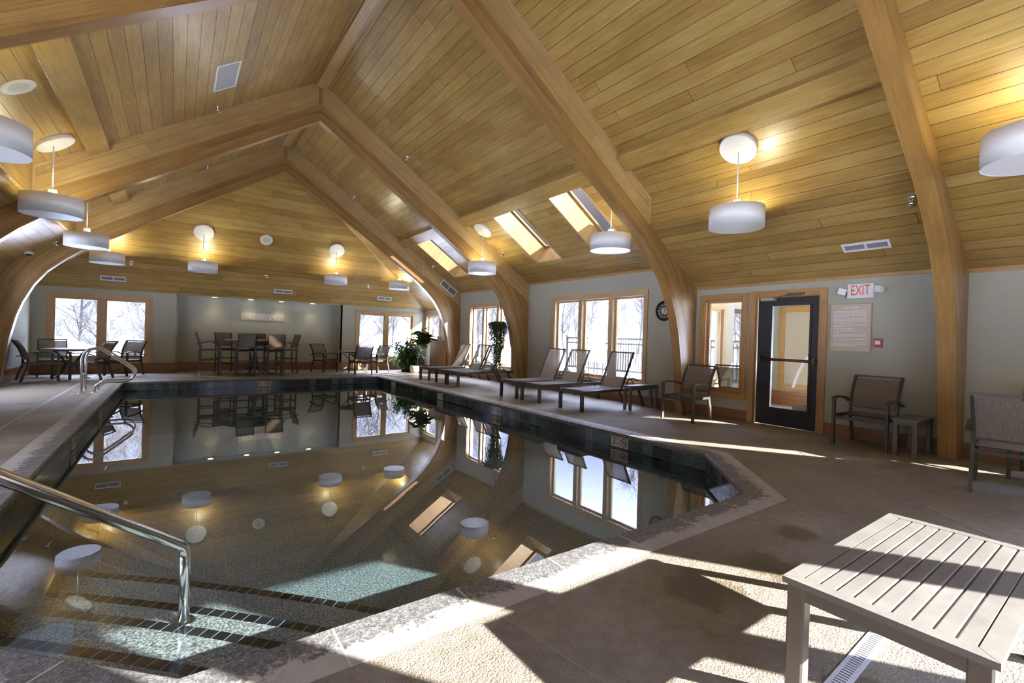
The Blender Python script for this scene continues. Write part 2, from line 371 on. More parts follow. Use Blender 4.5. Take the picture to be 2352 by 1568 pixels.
def leafmat(name, a, b, rough=.35):
    g = G(name); n = g.noise(g.pos(), 6, 3); rnd = g.white(g.pos()); col = g.mix(n, a, b)
    d = g.bsdf(col, rough, link=False); tl = g.n('ShaderNodeBsdfTranslucent'); g.put(tl.inputs[0], col)
    x = g.n('ShaderNodeMixShader'); x.inputs[0].default_value = .3; g.t.links.new(d, x.inputs[1]); g.t.links.new(tl.outputs[0], x.inputs[2]); g.t.links.new(x.outputs[0], g.out.inputs[0]); return g.m
M_leaf = leafmat('glossy green leaf', (.05, .14, .03), (.17, .30, .10))
M_leaf2 = leafmat('fiddle leaf', (.08, .12, .025), (.17, .21, .06))
M_leaf3 = leafmat('trailing leaf', (.06, .11, .04), (.13, .20, .08), .5)
M_stem = plain('plant stem', (.28, .22, .09), .6)
M_bark = plain('bark', (.022, .02, .02), .9)
M_bark2 = plain('pale bark', (.055, .052, .053), .9)
M_brick = plain('vestibule brown', (.12, .07, .06), .7)

# ------------------------------------------------------------------ structure
def struct(mb, name, mats, parent=None): return mb.build(name, mats, parent, kind='structure' if parent is None else None)
def rect_holes(mb, u0, u1, v0, v1, holes, fn, ua, mi=0):
    us = sorted({u0, u1, *[h[0] for h in holes], *[h[1] for h in holes]}); vs = sorted({v0, v1, *[h[2] for h in holes], *[h[3] for h in holes]})
    for i in range(len(us)-1):
        for j in range(len(vs)-1):
            a, b, c, d = us[i], us[i+1], vs[j], vs[j+1]; m_, n_ = (a+b)/2, (c+d)/2
            if any(h[0] < m_ < h[1] and h[2] < n_ < h[3] for h in holes): continue
            mb.poly([fn(a, c), fn(b, c), fn(b, d), fn(a, d)], ua, mi)
def wall_with_holes(name, axis, at, back, u0, u1, z0, z1, holes, mat):
    """axis 'x': plane x=at running along y.  back: the outer face"""
    mb = MB(); P = (lambda q: (lambda a, c: (q, a, c))) if axis == 'x' else (lambda q: (lambda a, c: (a, q, c)))
    ua = (0, 1, 0) if axis == 'x' else (1, 0, 0)
    rect_holes(mb, u0, u1, z0, z1, holes, P(at), ua); rect_holes(mb, u0, u1, z0, z1, holes, P(back), ua)
    A, B = P(at), P(back)
    for h in list(holes)+[(u0, u1, z0, z1)]:
        for (a, c), (b, d) in (((h[0], h[2]), (h[1], h[2])), ((h[0], h[3]), (h[1], h[3])), ((h[0], h[2]), (h[0], h[3])), ((h[1], h[2]), (h[1], h[3]))):
            mb.poly([A(a, c), A(b, d), B(b, d), B(a, c)], ua)
    return struct(mb, name, mat)

# openings on the right wall: (y0, y1, z0, z1)
W1 = (15.53, 16.58, 1.12, 2.06); W2 = (10.90, 13.26, .36, 2.27); W3 = (6.24, 9.06, .42, 2.29)
SDL = (4.16, 4.87, .43, 2.10); DOOR = (2.975, 3.935, 0, 2.10); WNEAR = (-.45, .28, .45, 2.05)
wall_with_holes('wall_right', 'x', XR, XR+.22, YN-.2, YF+.6, -.05, 2.86, [W1, W2, W3, SDL, DOOR, WNEAR], M_wall)
WL = [(-1.2, 1.1, .42, 2.29), (1.6, 4.7, .42, 2.29), (5.35, 6.9, .42, 2.29), (10.90, 13.26, .36, 2.27)]  # unseen openings; the nearer ones are added to bring in fill daylight
wall_with_holes('wall_left', 'x', XL, XL-.22, YN-.2, YF+.6, -.05, 2.62, WL, M_wall)
FL = (-2.62, -.655, .39, 2.045); FR = (5.29, 7.36, .39, 2.045)
wall_with_holes('wall_far', 'y', YF, YF+.22, XL-.1, 0.0, -.05, 2.5, [FL], M_wall)
wall_with_holes('wall_far', 'y', YF, YF+.22, 4.73, XR+.1, -.05, 2.5, [FR], M_wall)
mb = MB(); mb.poly([(0, 17.2, -.05), (4.73, 17.2, -.05), (4.73, 17.2, 2.5), (0, 17.2, 2.5)]); mb.poly([(0, YF, -.05), (0, 17.25, -.05), (0, 17.25, 2.5), (0, YF, 2.5)]); mb.poly([(4.73, YF, -.05), (4.73, 17.25, -.05), (4.73, 17.25, 2.5), (4.73, YF, 2.5)])
struct(mb, 'wall_alcove', M_wall)
mb = MB(); mb.box((0, YF, 2.288), (4.73, 17.25, 2.33)); struct(mb, 'ceiling_alcove', M_white)
NEARW = [(1.1, 2.30, .3, 1.94), (2.84, 3.68, .3, 1.94), (3.78, 4.78, .3, 1.94), (2.37, 2.72, .3, 1.94)]
wall_with_holes('wall_near', 'y', YN, YN-.22, XL-.1, XR+.1, -.05, 2.5, NEARW, M_wall)

# floor: deck around the pool
PX0, PX1, PY0, PY1, CH = -.97, 5.07, 2.06, 14.0, 1.0
POOL = [(PX0+CH, PY0), (PX1-CH, PY0), (PX1, PY0+CH), (PX1, PY1), (PX0, PY1), (PX0, PY0+CH)]
CW = .275
def offset(poly, d):
    out = []; n = len(poly)
    for i in range(n):
        p0, p1, p2 = Vector(poly[i-1]), Vector(poly[i]), Vector(poly[(i+1) % n])
        d1 = (p1-p0).normalized(); d2 = (p2-p1).normalized(); n1 = Vector((d1.y, -d1.x)); n2 = Vector((d2.y, -d2.x)); b = (n1+n2).normalized()
        out.append(p1+b*(d/b.dot(n1)))
    return out
OUT = offset(POOL, CW)
mb = MB()
def dk(*p): mb.poly([(x, y, 0) for x, y in p], (1, 0, 0))
o0, o1, o2, o3, o4, o5 = OUT
X0, X1, Y0, Y1 = XL-.1, XR+.1, YN-.1, 17.3
dk((X0, Y0), (o0.x, Y0), o0, o5, (X0, o5.y)); dk((o0.x, Y0), (o1.x, Y0), o1, o0); dk((o1.x, Y0), (X1, Y0), (X1, o2.y), o2, o1)
dk((o2.x, o2.y), (X1, o2.y), (X1, o3.y), o3); dk(o4, o3, (X1, o3.y), (X1, Y1), (X0, Y1), (X0, o4.y)); dk((X0, o5.y), o5, o4, (X0, o4.y))
struct(mb, 'floor', M_deck)
# coping
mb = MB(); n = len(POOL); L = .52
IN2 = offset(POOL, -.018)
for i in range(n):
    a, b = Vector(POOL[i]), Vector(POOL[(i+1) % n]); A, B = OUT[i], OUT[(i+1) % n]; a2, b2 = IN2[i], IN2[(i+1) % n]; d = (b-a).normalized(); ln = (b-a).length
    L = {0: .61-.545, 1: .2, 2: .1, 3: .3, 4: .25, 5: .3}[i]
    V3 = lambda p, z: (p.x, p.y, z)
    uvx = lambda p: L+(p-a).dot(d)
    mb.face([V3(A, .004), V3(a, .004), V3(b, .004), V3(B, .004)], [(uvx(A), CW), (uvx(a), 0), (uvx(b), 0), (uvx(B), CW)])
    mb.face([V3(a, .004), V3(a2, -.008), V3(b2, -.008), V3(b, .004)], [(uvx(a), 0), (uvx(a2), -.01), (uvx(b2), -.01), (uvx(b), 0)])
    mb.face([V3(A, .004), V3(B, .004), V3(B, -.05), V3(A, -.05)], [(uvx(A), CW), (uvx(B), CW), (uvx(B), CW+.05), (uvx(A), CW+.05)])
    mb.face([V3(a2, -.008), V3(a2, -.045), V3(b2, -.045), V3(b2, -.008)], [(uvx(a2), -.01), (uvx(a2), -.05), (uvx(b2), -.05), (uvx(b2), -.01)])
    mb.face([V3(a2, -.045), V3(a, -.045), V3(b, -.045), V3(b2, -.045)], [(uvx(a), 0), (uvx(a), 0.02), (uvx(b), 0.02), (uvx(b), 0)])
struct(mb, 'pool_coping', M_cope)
# pool basin
mb = MB()
def depth(y): return -.42 if y < 4.6 else (-.42-(y-4.6)/6.4*.85 if y < 11 else -1.27)
for i in range(n):
    a, b = POOL[i], POOL[(i+1) % n]; ln = math.dist(a, b)
    mb.face([(*a, -.04), (*b, -.04), (*b, -.345), (*a, -.345)], [(0, .304), (ln, .304), (ln, 0), (0, 0)], 1)
    k = 24
    for q in range(k):
        A = Vector(a).lerp(Vector(b), q/k); B = Vector(a).lerp(Vector(b), (q+1)/k)
        mb.face([(A.x, A.y, -.345), (B.x, B.y, -.345), (B.x, B.y, depth(B.y)), (A.x, A.y, depth(A.y))], [(0, 0), (1, 0), (1, 1), (0, 1)], 0)
ys = [PY0, PY0+CH, 4.6, 11, PY1]
for i in range(4):
    ya, yb = ys[i], ys[i+1]
    xa0, xa1 = (PX0+CH, PX1-CH) if i == 0 else (PX0, PX1)
    mb.poly([(xa0, ya, depth(ya)), (xa1, ya, depth(ya)), (PX1, yb, depth(yb)), (PX0, yb, depth(yb))], (1, 0, 0), 0)
struct(mb, 'pool_basin', [M_plaster, M_tile])
# corner steps, parallel to the chamfer at the near left corner, slightly bowed
nd = Vector((.7071, .7071)); td = Vector((.7071, -.7071)); c0 = Vector((PX0+CH/2, PY0+CH/2))
offs = [.34, .63, .85, 1.155]; tz = [-.25, -.29, -.33, -.37]
def step_pt(o, t): return c0+nd*(o+.05*(1-(t/1.1)**2))+td*t
def tlim(o):
    # the chord inside the pool at this offset
    return -.7071-o+.0, .7071+o
mb = MB()
for k, (o, z) in enumerate(zip(offs, tz)):
    t0, t1 = tlim(o); N = 24; z2 = tz[k+1] if k < 3 else -.42; o_in = offs[k-1] if k else -.02
    for q in range(N):
        ta, tb = t0+(t1-t0)*q/N, t0+(t1-t0)*(q+1)/N
        pa, pb = step_pt(o, ta), step_pt(o, tb); na, nb = pa-nd*.062, pb-nd*.062
        i0, i1 = tlim(o_in); sa = c0+nd*(o_in-.02)+td*max(i0, min(i1, ta)); sb = c0+nd*(o_in-.02)+td*max(i0, min(i1, tb))
        mb.face([(sa.x, sa.y, z), (sb.x, sb.y, z), (nb.x, nb.y, z), (na.x, na.y, z)], [(0, 0), (1, 0), (1, 1), (0, 1)], 0)
        mb.face([(na.x, na.y, z), (nb.x, nb.y, z), (pb.x, pb.y, z), (pa.x, pa.y, z)], [(ta, 0.02), (tb, .02), (tb, .08), (ta, .08)], 1)
        mb.face([(pa.x, pa.y, z), (pb.x, pb.y, z), (pb.x, pb.y, z2-.01), (pa.x, pa.y, z2-.01)], [(0, 0), (1, 0), (1, 1), (0, 1)], 0)
struct(mb, 'pool_steps', [M_plaster_l, M_step])
mb = MB(); mb.poly([(x, y, WT) for x, y in offset(POOL, .004)]); mb.build('pool_water', M_water, kind='stuff', label='still clear pool water mirroring the timber ceiling', cat='water')
# deck joints
mb = MB(); mb.box((-1.735, -1.4, 0), (-1.675, 16.6, .003)); struct(mb, 'trim_1', plain('deck joint pale', (.33, .32, .32), .6))
mb = MB(); mb.sweep(smooth([(6.35, 2.6, .0012), (5.91, 2.20, .0012), (5.72, 1.72, .0012), (5.15, 1.18, .0012), (4.74, .74, .0012), (4.3, .2, .0012)], 5), RECT(.03, .003), (0, 0, 1)); struct(mb, 'trim_2', plain('deck seam', (.27, .25, .24), .7))
mb = MB()
for x0, y0, x1, y1 in ((1.25, 1.74, 1.4, .9), (3.75, 1.7, 3.95, .4), (5.6, 5.2, 7.8, 4.9), (5.5, 3.3, 6.3, 2.6), (5.45, 9.0, 5.5, 13.5), (-2.6, 12.0, -1.3, 11.8)):
    pa = Vector((x0, y0, .0006)); pb = Vector((x1, y1, .0006)); mb.sweep([pa.lerp(pb, q/8)+Vector((random.uniform(-.012, .012), random.uniform(-.012, .012), 0)) for q in range(9)], RECT(.006, .0014), (0, 0, 1))
struct(mb, 'trim_3', plain('hairline crack', (.30, .27, .22), .8))
# baseboards
def base(name, lo, hi): mb = MB(); mb.box(lo, hi); struct(mb, name, M_red)
for a, b in ((YN, DOOR[0]-.1), (DOOR[1]+.1, YA[2]), (YA[2]+TH, YA[1]), (YA[1]+TH, YA[0]), (YA[0]+TH, YF)): base('baseboard_right', (XR-.022, a, 0), (XR, b, .18))
base('baseboard_left', (XL, YN, 0), (XL+.022, YF, .27))
base('baseboard_far', (XL, YF-.06, .012), (.06, YF, .275)); base('baseboard_far', (4.67, YF-.06, .012), (XR, YF, .275)); base('baseboard_alcove', (0.0, 17.16, .012), (4.73, 17.2, .275))
mb = MB(); mb.box((XL+.3, YN, 0), (XR, YN+.02, .2)); struct(mb, 'baseboard_near', M_red)

# ---- ceilings
YE, YB = YA[0]+TH, YA[3]                       # far and near ends of the main roof
upR = lambda x: ZC-SL*(x-XC)
loR = lambda x: ZL+(ZS2-ZL)/(XR-XS)*(XR-x)
mx = lambda x: 2*XC-x                          # mirror across the ridge
skl = [(5.88, 7.25, 8.17, 9.05), (5.88, 7.25, 6.20, 7.08), (5.90, 7.22, 12.40, 13.25)]
mb = MB()
rect_holes(mb, XC, XR+.15, YA[2]+.02, YE, skl, lambda x, y: (x, y, upR(x)), (0, 1, 0))
struct(mb, 'ceiling_right', M_ceil)
mb = MB()
mb.poly([(XC, YB, ZC), (XS, YB, ZS1), (XS, YA[2]+.03, ZS1), (XC, YA[2]+.03, ZC)], (0, 1, 0))
mb.poly([(XS, YB, ZS1), (XS, YA[2]+.03, ZS1), (XS, YA[2]+.03, ZS2), (XS, YB, ZS2)], (0, 1, 0))
mb.poly([(XS, YB, ZS2), (XR+.1, YB, loR(XR+.1)), (XR+.1, YA[2]+.1, loR(XR+.1)), (XS, YA[2]+.1, ZS2)], (0, 1, 0))
struct(mb, 'ceiling_door_bay', M_ceil)
mb = MB()
mb.poly([(XC, YB, ZC), (mx(XS), YB, ZS1), (mx(XS), YE, ZS1), (XC, YE, ZC)], (0, 1, 0))
mb.poly([(mx(XS), YB, ZS1), (mx(XS), YE, ZS1), (mx(XS), YE, ZS2), (mx(XS), YB, ZS2)], (0, 1, 0))
mb.poly([(mx(XS), YB, ZS2), (mx(XR+.1), YB, loR(XR+.1)), (mx(XR+.1), YE, loR(XR+.1)), (mx(XS), YE, ZS2)], (0, 1, 0))
struct(mb, 'ceiling_left', M_ceil)
# hips at both ends: a steep end plane between two side planes
HS = 1.28; SS = .657
def hip(yw, ye, name):
    s_ = 1 if yw > ye else -1; d = abs(yw-ye); zt = 2.29+d*HS; dx = (zt-2.3)/SS
    xa, xb = XL-.25+dx, XR-dx
    mb = MB(); mb.poly([(XL-.25, yw, 2.29), (XR+.03, yw, 2.29), (xb, ye, zt), (xa, ye, zt)], (1, 0, 0)); struct(mb, 'ceiling_'+name+'_end', M_ceil)
    for nm, xw, xt in (('right', XR+.02, xb), ('left', XL-.26, xa)):
        mb = MB(); mb.poly([(xw, ye, 2.29), (xw, yw, 2.29), (xt, ye, zt)], (0, 1, 0)); struct(mb, 'ceiling_'+name+'_'+nm, M_ceil)
        a = Vector((xw, yw, 2.30)); b = Vector((xt, ye, zt)); mb = MB(); mb.sweep([a, b], RECT(.16, .035), (0, 0, 1)); struct(mb, 'trim_4' if name == 'far' else 'trim_5', M_oak)
    mb = MB(); mb.poly([(XL-.3, ye+.005*s_, 2.2), (XR+.1, ye+.005*s_, 2.2), (XR+.1, ye+.005*s_, 2.9), (XC, ye+.005*s_, ZC+.1), (XL-.3, ye+.005*s_, 2.9)]);
    return zt
hip(YF, YE, 'far'); hip(YN, YB, 'near')
# purlins
def purlin(x0, x1, ya, yb, th=.11):
    mb = MB(); nx, nz = (SL, 1) if x0 > XC else (-SL, 1); k = th/math.hypot(SL, 1)
    z = lambda x: upR(x) if x > XC else upR(mx(x))
    P = [(x0, z(x0)), (x1, z(x1)), (x1-nx*k, z(x1)-nz*k), (x0-nx*k, z(x0)-nz*k)]
    A = [(p[0], ya, p[1]) for p in P]; B = [(p[0], yb, p[1]) for p in P]
    for i in range(4): j = (i+1) % 4; mb.poly([A[i], A[j], B[j], B[i]], (0, 1, 0), off=(0, .02))
    mb.poly(A); mb.poly(B); struct(mb, 'trim_6', M_purl)
for a, b in ((YA[1]+TH, YA[0]), (YA[2]+TH, YA[1]), (YA[3]+TH, YA[2])):
    purlin(5.62, 5.87, a, b); purlin(mx(5.87), mx(5.62), a, b)
mb = MB()
for a, b in ((YA[1]+TH, YA[0]), (YA[2]+TH, YA[1]), (YA[3]+TH, YA[2])): mb.box((XC-.10, a, ZC-.135), (XC+.10, b, ZC-.01)); mb.box((XC-.16, a, ZC-.09), (XC+.16, b, ZC-.005))
struct(mb, 'trim_7', M_infill)
# crown strip where the wall meets the ceiling
mb = MB()
for a, b, z in ((YA[0]+TH, YF, 2.285), (YA[1]+TH, YA[0], ZW), (YA[2]+TH, YA[1], ZW), (YA[3]+TH, YA[2], ZL), (YN, YA[3], 2.29)): mb.box((XR-.02, a, z-.035), (XR, b, z+.02))
struct(mb, 'trim_8', M_door_trim)

# ---- arches
INNER = [(XC, 5.645), (3.3, 4.993), (4.3, 4.333), (5.2, 3.738), (5.85, 3.30), (6.22, 3.055), (6.6, 2.73), (6.89, 2.43), (7.09, 2.12), (7.25, 1.75), (7.34, 1.45), (7.43, 1.0), (7.49, .6), (7.56, 0)]
OUTER = lambda x: 5.9855-.6576*(x-XC)
def arch(i, label):
    y0 = YA[i]; y1 = y0+TH
    root = empty('timber_arch', label, 'timber arch', (XC, y0, 0), 0, 'curved timber arches over the pool')
    for sgn in (1, -1):
        mb = MB(); st = []; L = 0
        for k in range(len(INNER)-1):
            a, b = Vector(INNER[k]), Vector(INNER[k+1]); m_ = 4 if k > 3 else 2
            for q in range(m_): st.append(a.lerp(b, q/m_))
        st.append(Vector(INNER[-1])); st = [Vector((p.x-XC, p.y)) for p in st]
        outs = []
        hmax = XR-XC
        for k, p in enumerate(st):
            t = (st[min(k+1, len(st)-1)]-st[max(k-1, 0)]).normalized(); nn = Vector((-t.y, t.x)); nn = nn if nn.y > 0 or nn.x > 0 else -nn
            if k == 0: nn = Vector((0, 1))
            # ray p + s*nn to the outer line or the wall
            den = nn.y+.6576*nn.x; s1 = (5.9855-.6576*p.x-p.y)/den if den > 1e-6 else 99
            s2 = (hmax-p.x)/nn.x if nn.x > 1e-6 else 99
            outs.append(p+nn*max(.01, min(s1, s2)))
        outs[-1] = Vector((hmax, 0))
        # insert the knee corner
        Ls = [0]
        for k in range(1, len(st)): Ls.append(Ls[-1]+(st[k]-st[k-1]).length)
        P3 = lambda p, y: (p.x*sgn, y-y0, p.y)
        knee = None
        for k in range(len(st)-1):
            a, b, A, B = st[k], st[k+1], outs[k], outs[k+1]
            if A.x < hmax-1e-4 and B.x >= hmax-1e-4:
                kn = Vector((hmax, 5.9855-.6576*hmax)); pts = [a, b, B, kn, A]
                U = [(Ls[k], 0), (Ls[k+1], 0), (Ls[k+1], (B-b).length), ((Ls[k]+Ls[k+1])/2, (kn-b).length), (Ls[k], (A-a).length)]
            else: pts = [a, b, B, A]; U = [(Ls[k], 0), (Ls[k+1], 0), (Ls[k+1], (B-b).length), (Ls[k], (A-a).length)]
            mb.face([P3(p, y0) for p in pts], U); mb.face([P3(p, y1) for p in reversed(pts)], list(reversed(U)))
            mb.face([P3(a, y0), P3(a, y1), P3(b, y1), P3(b, y0)], [(Ls[k], 0), (Ls[k], .2), (Ls[k+1], .2), (Ls[k+1], 0)], 1)
            for q in range(2, len(pts)-1): mb.face([P3(pts[q], y0), P3(pts[q], y1), P3(pts[q+1], y1), P3(pts[q+1], y0)], [(0, 0), (0, .17), (.3, .17), (.3, 0)])
        mb.build('rib', [M_glu, M_soff], root)
        mb = MB(); yi, yj = .02, TH-.02; zt = lambda x: ZC-SL*x+.02
        a = [(0, 5.98), (hmax+.05, OUTER(XR+.05)), (hmax+.05, zt(hmax+.05)), (0, zt(0))]
        for y in (yi, yj): mb.poly([(p[0]*sgn, y, p[1]) for p in a], (sgn, 0, -.657), off=(0, .03))
        for k in range(4): p, q = a[k], a[(k+1) % 4]; mb.poly([(p[0]*sgn, yi, p[1]), (q[0]*sgn, yi, q[1]), (q[0]*sgn, yj, q[1]), (p[0]*sgn, yj, p[1])])
        mb.build('infill_panel', M_infill, root)
        mb = MB(); d = Vector((sgn, -.657))
        for y in (yi-.012, yj-.003):
            A = Vector((.06*sgn, y, ZC-SL*.06-.03)); B = Vector(((XS-XC)*sgn, y, ZS1-.03)); mb.sweep([A, B], RECT(.05, .015), (0, 1, 0))
        mb.box((sgn*(XS-XC)-.03, 0, ZS2-.01), (sgn*(XS-XC)+.03, .02, ZS1-.005))
        if not (sgn == 1 and i == 1): mb.build('panel_trim', M_oak, root)
    mb = MB(); mb.box((-.035, .004, 5.97), (.035, .03, ZC-.05)); mb.build('king_trim', M_glu, root)
    return root
M_soff = wood('arch underside', .4, dark=(.17, .08, .02), mid=(.33, .18, .05), light=(.48, .29, .10), groove=0, vary=.5, seg=3.3)
arch(0, 'farthest timber arch, framing the bar table and end wall'); arch(1, 'second timber arch from the end wall, with the hanging plant on its right leg')
arch(2, 'timber arch with its right foot between clock and exit door'); arch(3, 'nearest timber arch, its right post beside the narrow side table')

# ---- skylights
for k, (x0, x1, y0, y1) in enumerate(skl):
    lab = ['skylight nearer the middle arch over the right deck', 'skylight closest to the pendant beside the clock arch', 'skylight beyond the second arch, above the far loungers'][k]
    root = empty('skylight', lab, 'skylight', ((x0+x1)/2, (y0+y1)/2, upR((x0+x1)/2)), 0, 'skylights in the right roof slope')
    nz = 1/math.hypot(SL, 1); nx = SL*nz; h = .5; rl = root.location
    T = lambda x, y, a: (x+nx*a-rl.x, y-rl.y, upR(x)+nz*a-rl.z)
    mb = MB()
    mb.poly([T(x0, y0, 0), T(x1, y0, 0), T(x1, y0, h), T(x0, y0, h)], (nx, 0, nz)); mb.poly([T(x0, y1, 0), T(x1, y1, 0), T(x1, y1, h), T(x0, y1, h)], (nx, 0, nz))
    mb.poly([T(x0, y0, 0), T(x0, y1, 0), T(x0, y1, h), T(x0, y0, h)], (nx, 0, nz)); mb.poly([T(x1, y0, 0), T(x1, y1, 0), T(x1, y1, h), T(x1, y0, h)], (nx, 0, nz))
    mb.build('well', M_infill, root)
    mb = MB(); e = .05
    for a, b, c, d in ((x0, x1, y0, y0+e), (x0, x1, y1-e, y1), (x0, x0+e, y0, y1), (x1-e, x1, y0, y1)):
        mb.poly([T(a, c, h-.04), T(b, c, h-.04), T(b, d, h-.04), T(a, d, h-.04)])
        mb.poly([T(a, c, h), T(b, c, h), T(b, d, h), T(a, d, h)])
    for a, b in (((x0+e, y0+e), (x1-e, y0+e)), ((x0+e, y1-e), (x1-e, y1-e)), ((x0+e, y0+e), (x0+e, y1-e)), ((x1-e, y0+e), (x1-e, y1-e))): mb.poly([T(*a, h-.04), T(*b, h-.04), T(*b, h), T(*a, h)])
    mb.build('frame', M_oak, root)
    mb = MB(); mb.poly([T(x0+e, y0+e, h-.01), T(x1-e, y0+e, h-.01), T(x1-e, y1-e, h-.01), T(x0+e, y1-e, h-.01)]); mb.build('pane', M_glass_tint, root)
    mb = MB()
    for a, b, c, d in ((x0-.04, x1+.04, y0-.04, y0), (x0-.04, x1+.04, y1, y1+.04), (x1, x1+.04, y0, y1)):
        P = [T(a, c, -.018), T(b, c, -.018), T(b, d, -.018), T(a, d, -.018)]; Q = [T(a, c, 0), T(b, c, 0), T(b, d, 0), T(a, d, 0)]; mb.poly(P)
        for q in range(4): mb.poly([P[q], P[(q+1) % 4], Q[(q+1) % 4], Q[q]])
    mb.build('casing', M_oak, root)

# ---- windows
WN = [0]
def window(axis, at, op, nmull, depth_=.12, sign=1, trim=.10, mat=None, stool=True, label=None, mull=.12, cas=True):
    """axis x: the wall plane x=at, outward sign; op (u0,u1,z0,z1)"""
    WN[0] += 1; mat = mat or M_oak
    root = empty('window_%d' % WN[0], None, None, kind='structure')
    u0, u1, z0, z1 = op
    def bx(mb, ua, ub, da, db, za, zb, off=None):
        off = off or (random.random()*5, random.random()*5)
        if axis == 'x': mb.box((at+sign*da, ua, za), (at+sign*db, ub, zb), off=off)
        else: mb.box((ua, at+sign*da, za), (ub, at+sign*db, zb), off=off)
    if cas:
        mb = MB(); t = trim
        bx(mb, u0-t, u1+t, -.022, .002, z1, z1+t); bx(mb, u0-t, u1+t, -.022, .002, z0-t, z0); bx(mb, u0-t, u0, -.02, .002, z0, z1); bx(mb, u1, u1+t, -.02, .002, z0, z1)
        mb.build('casing', mat, root)
    mb = MB(); d = depth_; e = .045
    bx(mb, u0, u1, 0, d+.05, z1-.02, z1); bx(mb, u0, u1, -.0, d+.05, z0, z0+.025); bx(mb, u0, u0+.02, 0, d+.05, z0+.025, z1-.02); bx(mb, u1-.02, u1, 0, d+.05, z0+.025, z1-.02)
    ws = (u1-u0-.04-mull*nmull)/(nmull+1); panes = []
    for k in range(nmull+1):
        a = u0+.02+k*(ws+mull); b = a+ws
        if k < nmull: bx(mb, b, b+mull, 0.0, d+.05, z0+.025, z1-.02)
        panes.append((a, b))
    mb.build('frame', mat, root)
    for a, b in panes:
        mb = MB(); bx(mb, a, a+e, d-.03, d+.02, z0+.025, z1-.02); bx(mb, b-e, b, d-.03, d+.02, z0+.025, z1-.02); bx(mb, a+e, b-e, d-.03, d+.02, z1-.02-e, z1-.02); bx(mb, a+e, b-e, d-.03, d+.02, z0+.025, z0+.025+e+.02)
        sash = mb.build('sash', mat, root)
        mb = MB(); bx(mb, a+e, b-e, d-.004, d+.002, z0+.07, z1-.02-e); mb.build('pane', M_glass, sash)
    return root
window('x', XR, W1, 0); window('x', XR, W2, 2); window('x', XR, W3, 2); window('x', XR, WNEAR, 0)
window('y', YF, FL, 1, depth_=.06); window('y', YF, FR, 1, depth_=.06)
for h in WL: window('x', XL, h, 2, sign=-1)
for h in NEARW: window('y', YN, h, 0, sign=-1, cas=False, depth_=.05)
# side light
window('x', XR, SDL, 0, trim=.085, mat=M_door_trim, depth_=.1)
# door
root = empty('door_1', None, None, kind='structure')
mb = MB(); t = .095
for lo, hi in (((XR-.025, DOOR[0]-t, 0), (XR+.002, DOOR[0], 2.195)), ((XR-.025, DOOR[1], 0), (XR+.002, DOOR[1]+t, 2.195)), ((XR-.025, DOOR[0], 2.10), (XR+.002, DOOR[1], 2.195)), ((XR+.002, DOOR[0], 0), (XR+.2, DOOR[0]+.02, 2.1)), ((XR+.002, DOOR[1]-.02, 0), (XR+.2, DOOR[1], 2.1)), ((XR+.002, DOOR[0]+.02, 2.08), (XR+.2, DOOR[1]-.02, 2.1))): mb.box(lo, hi, off=(random.random()*5, random.random()))
mb.build('frame', M_door_trim, root)
mb = MB(); d0, d1 = DOOR[0]+.022, DOOR[1]-.035; gl = (3.12, 3.672, .30, 1.945)
P = lambda q: (lambda a, c: (q, a, c)); xa, xb = XR+.012, XR+.056
rect_holes(mb, d0, d1, .012, 2.078, [gl], P(xa), (0, 0, 1)); rect_holes(mb, d0, d1, .012, 2.078, [gl], P(xb), (0, 0, 1))
for h in (gl, (d0, d1, .012, 2.078)):
    for (a, c), (b, d) in (((h[0], h[2]), (h[1], h[2])), ((h[0], h[3]), (h[1], h[3])), ((h[0], h[2]), (h[0], h[3])), ((h[1], h[2]), (h[1], h[3]))): mb.poly([(xa, a, c), (xa, b, d), (xb, b, d), (xb, a, c)])
leaf = mb.build('door_leaf', M_blackdoor, root)
mb = MB()
for lo, hi in (((xa-.012, gl[0]-.03, gl[2]-.03), (xa, gl[1]+.03, gl[2])), ((xa-.012, gl[0]-.03, gl[3]), (xa, gl[1]+.03, gl[3]+.03)), ((xa-.012, gl[0]-.03, gl[2]), (xa, gl[0], gl[3])), ((xa-.012, gl[1], gl[2]), (xa, gl[1]+.03, gl[3]))): mb.box(lo, hi)
mb.build('glazing_bead', M_blackdoor, leaf)
mb = MB(); mb.box((XR+.03, gl[0], gl[2]), (XR+.036, gl[1], gl[3])); mb.build('pane', M_glass, leaf)
mb = MB(); mb.tube([(XR-.07, 3.02, 1.072), (XR-.07, 3.80, 1.078)], .022, 12); mb.box((XR-.095, 2.995, 1.03), (XR+.012, 3.035, 1.12)); mb.box((XR-.085, 3.80, 1.04), (XR+.012, 3.84, 1.12)); mb.build('push_bar', plain('bar bronze', (.10, .07, .04), .3, .6), root)
mb = MB(); mb.box((XR-.05, 3.615, 2.03), (XR+.012, 3.845, 2.075)); mb.build('closer_body', plain('closer tan', (.42, .37, .27), .45), root)
mb = MB(); mb.box((XR-.055, 3.19, 2.105), (XR-.02, 3.44, 2.135)); mb.build('closer_bracket', M_bronze, root)
mb = MB(); mb.sweep([(XR-.06, 3.33, 2.12), (XR-.16, 3.42, 2.085), (XR-.10, 3.62, 2.06)], RECT(.02, .012), (0, 0, 1)); mb.sweep([(XR-.07, 3.2, 2.09), (XR-.16, 3.42, 2.08)], RECT(.02, .012), (0, 0, 1)); mb.build('closer_arm', M_bronze, root)

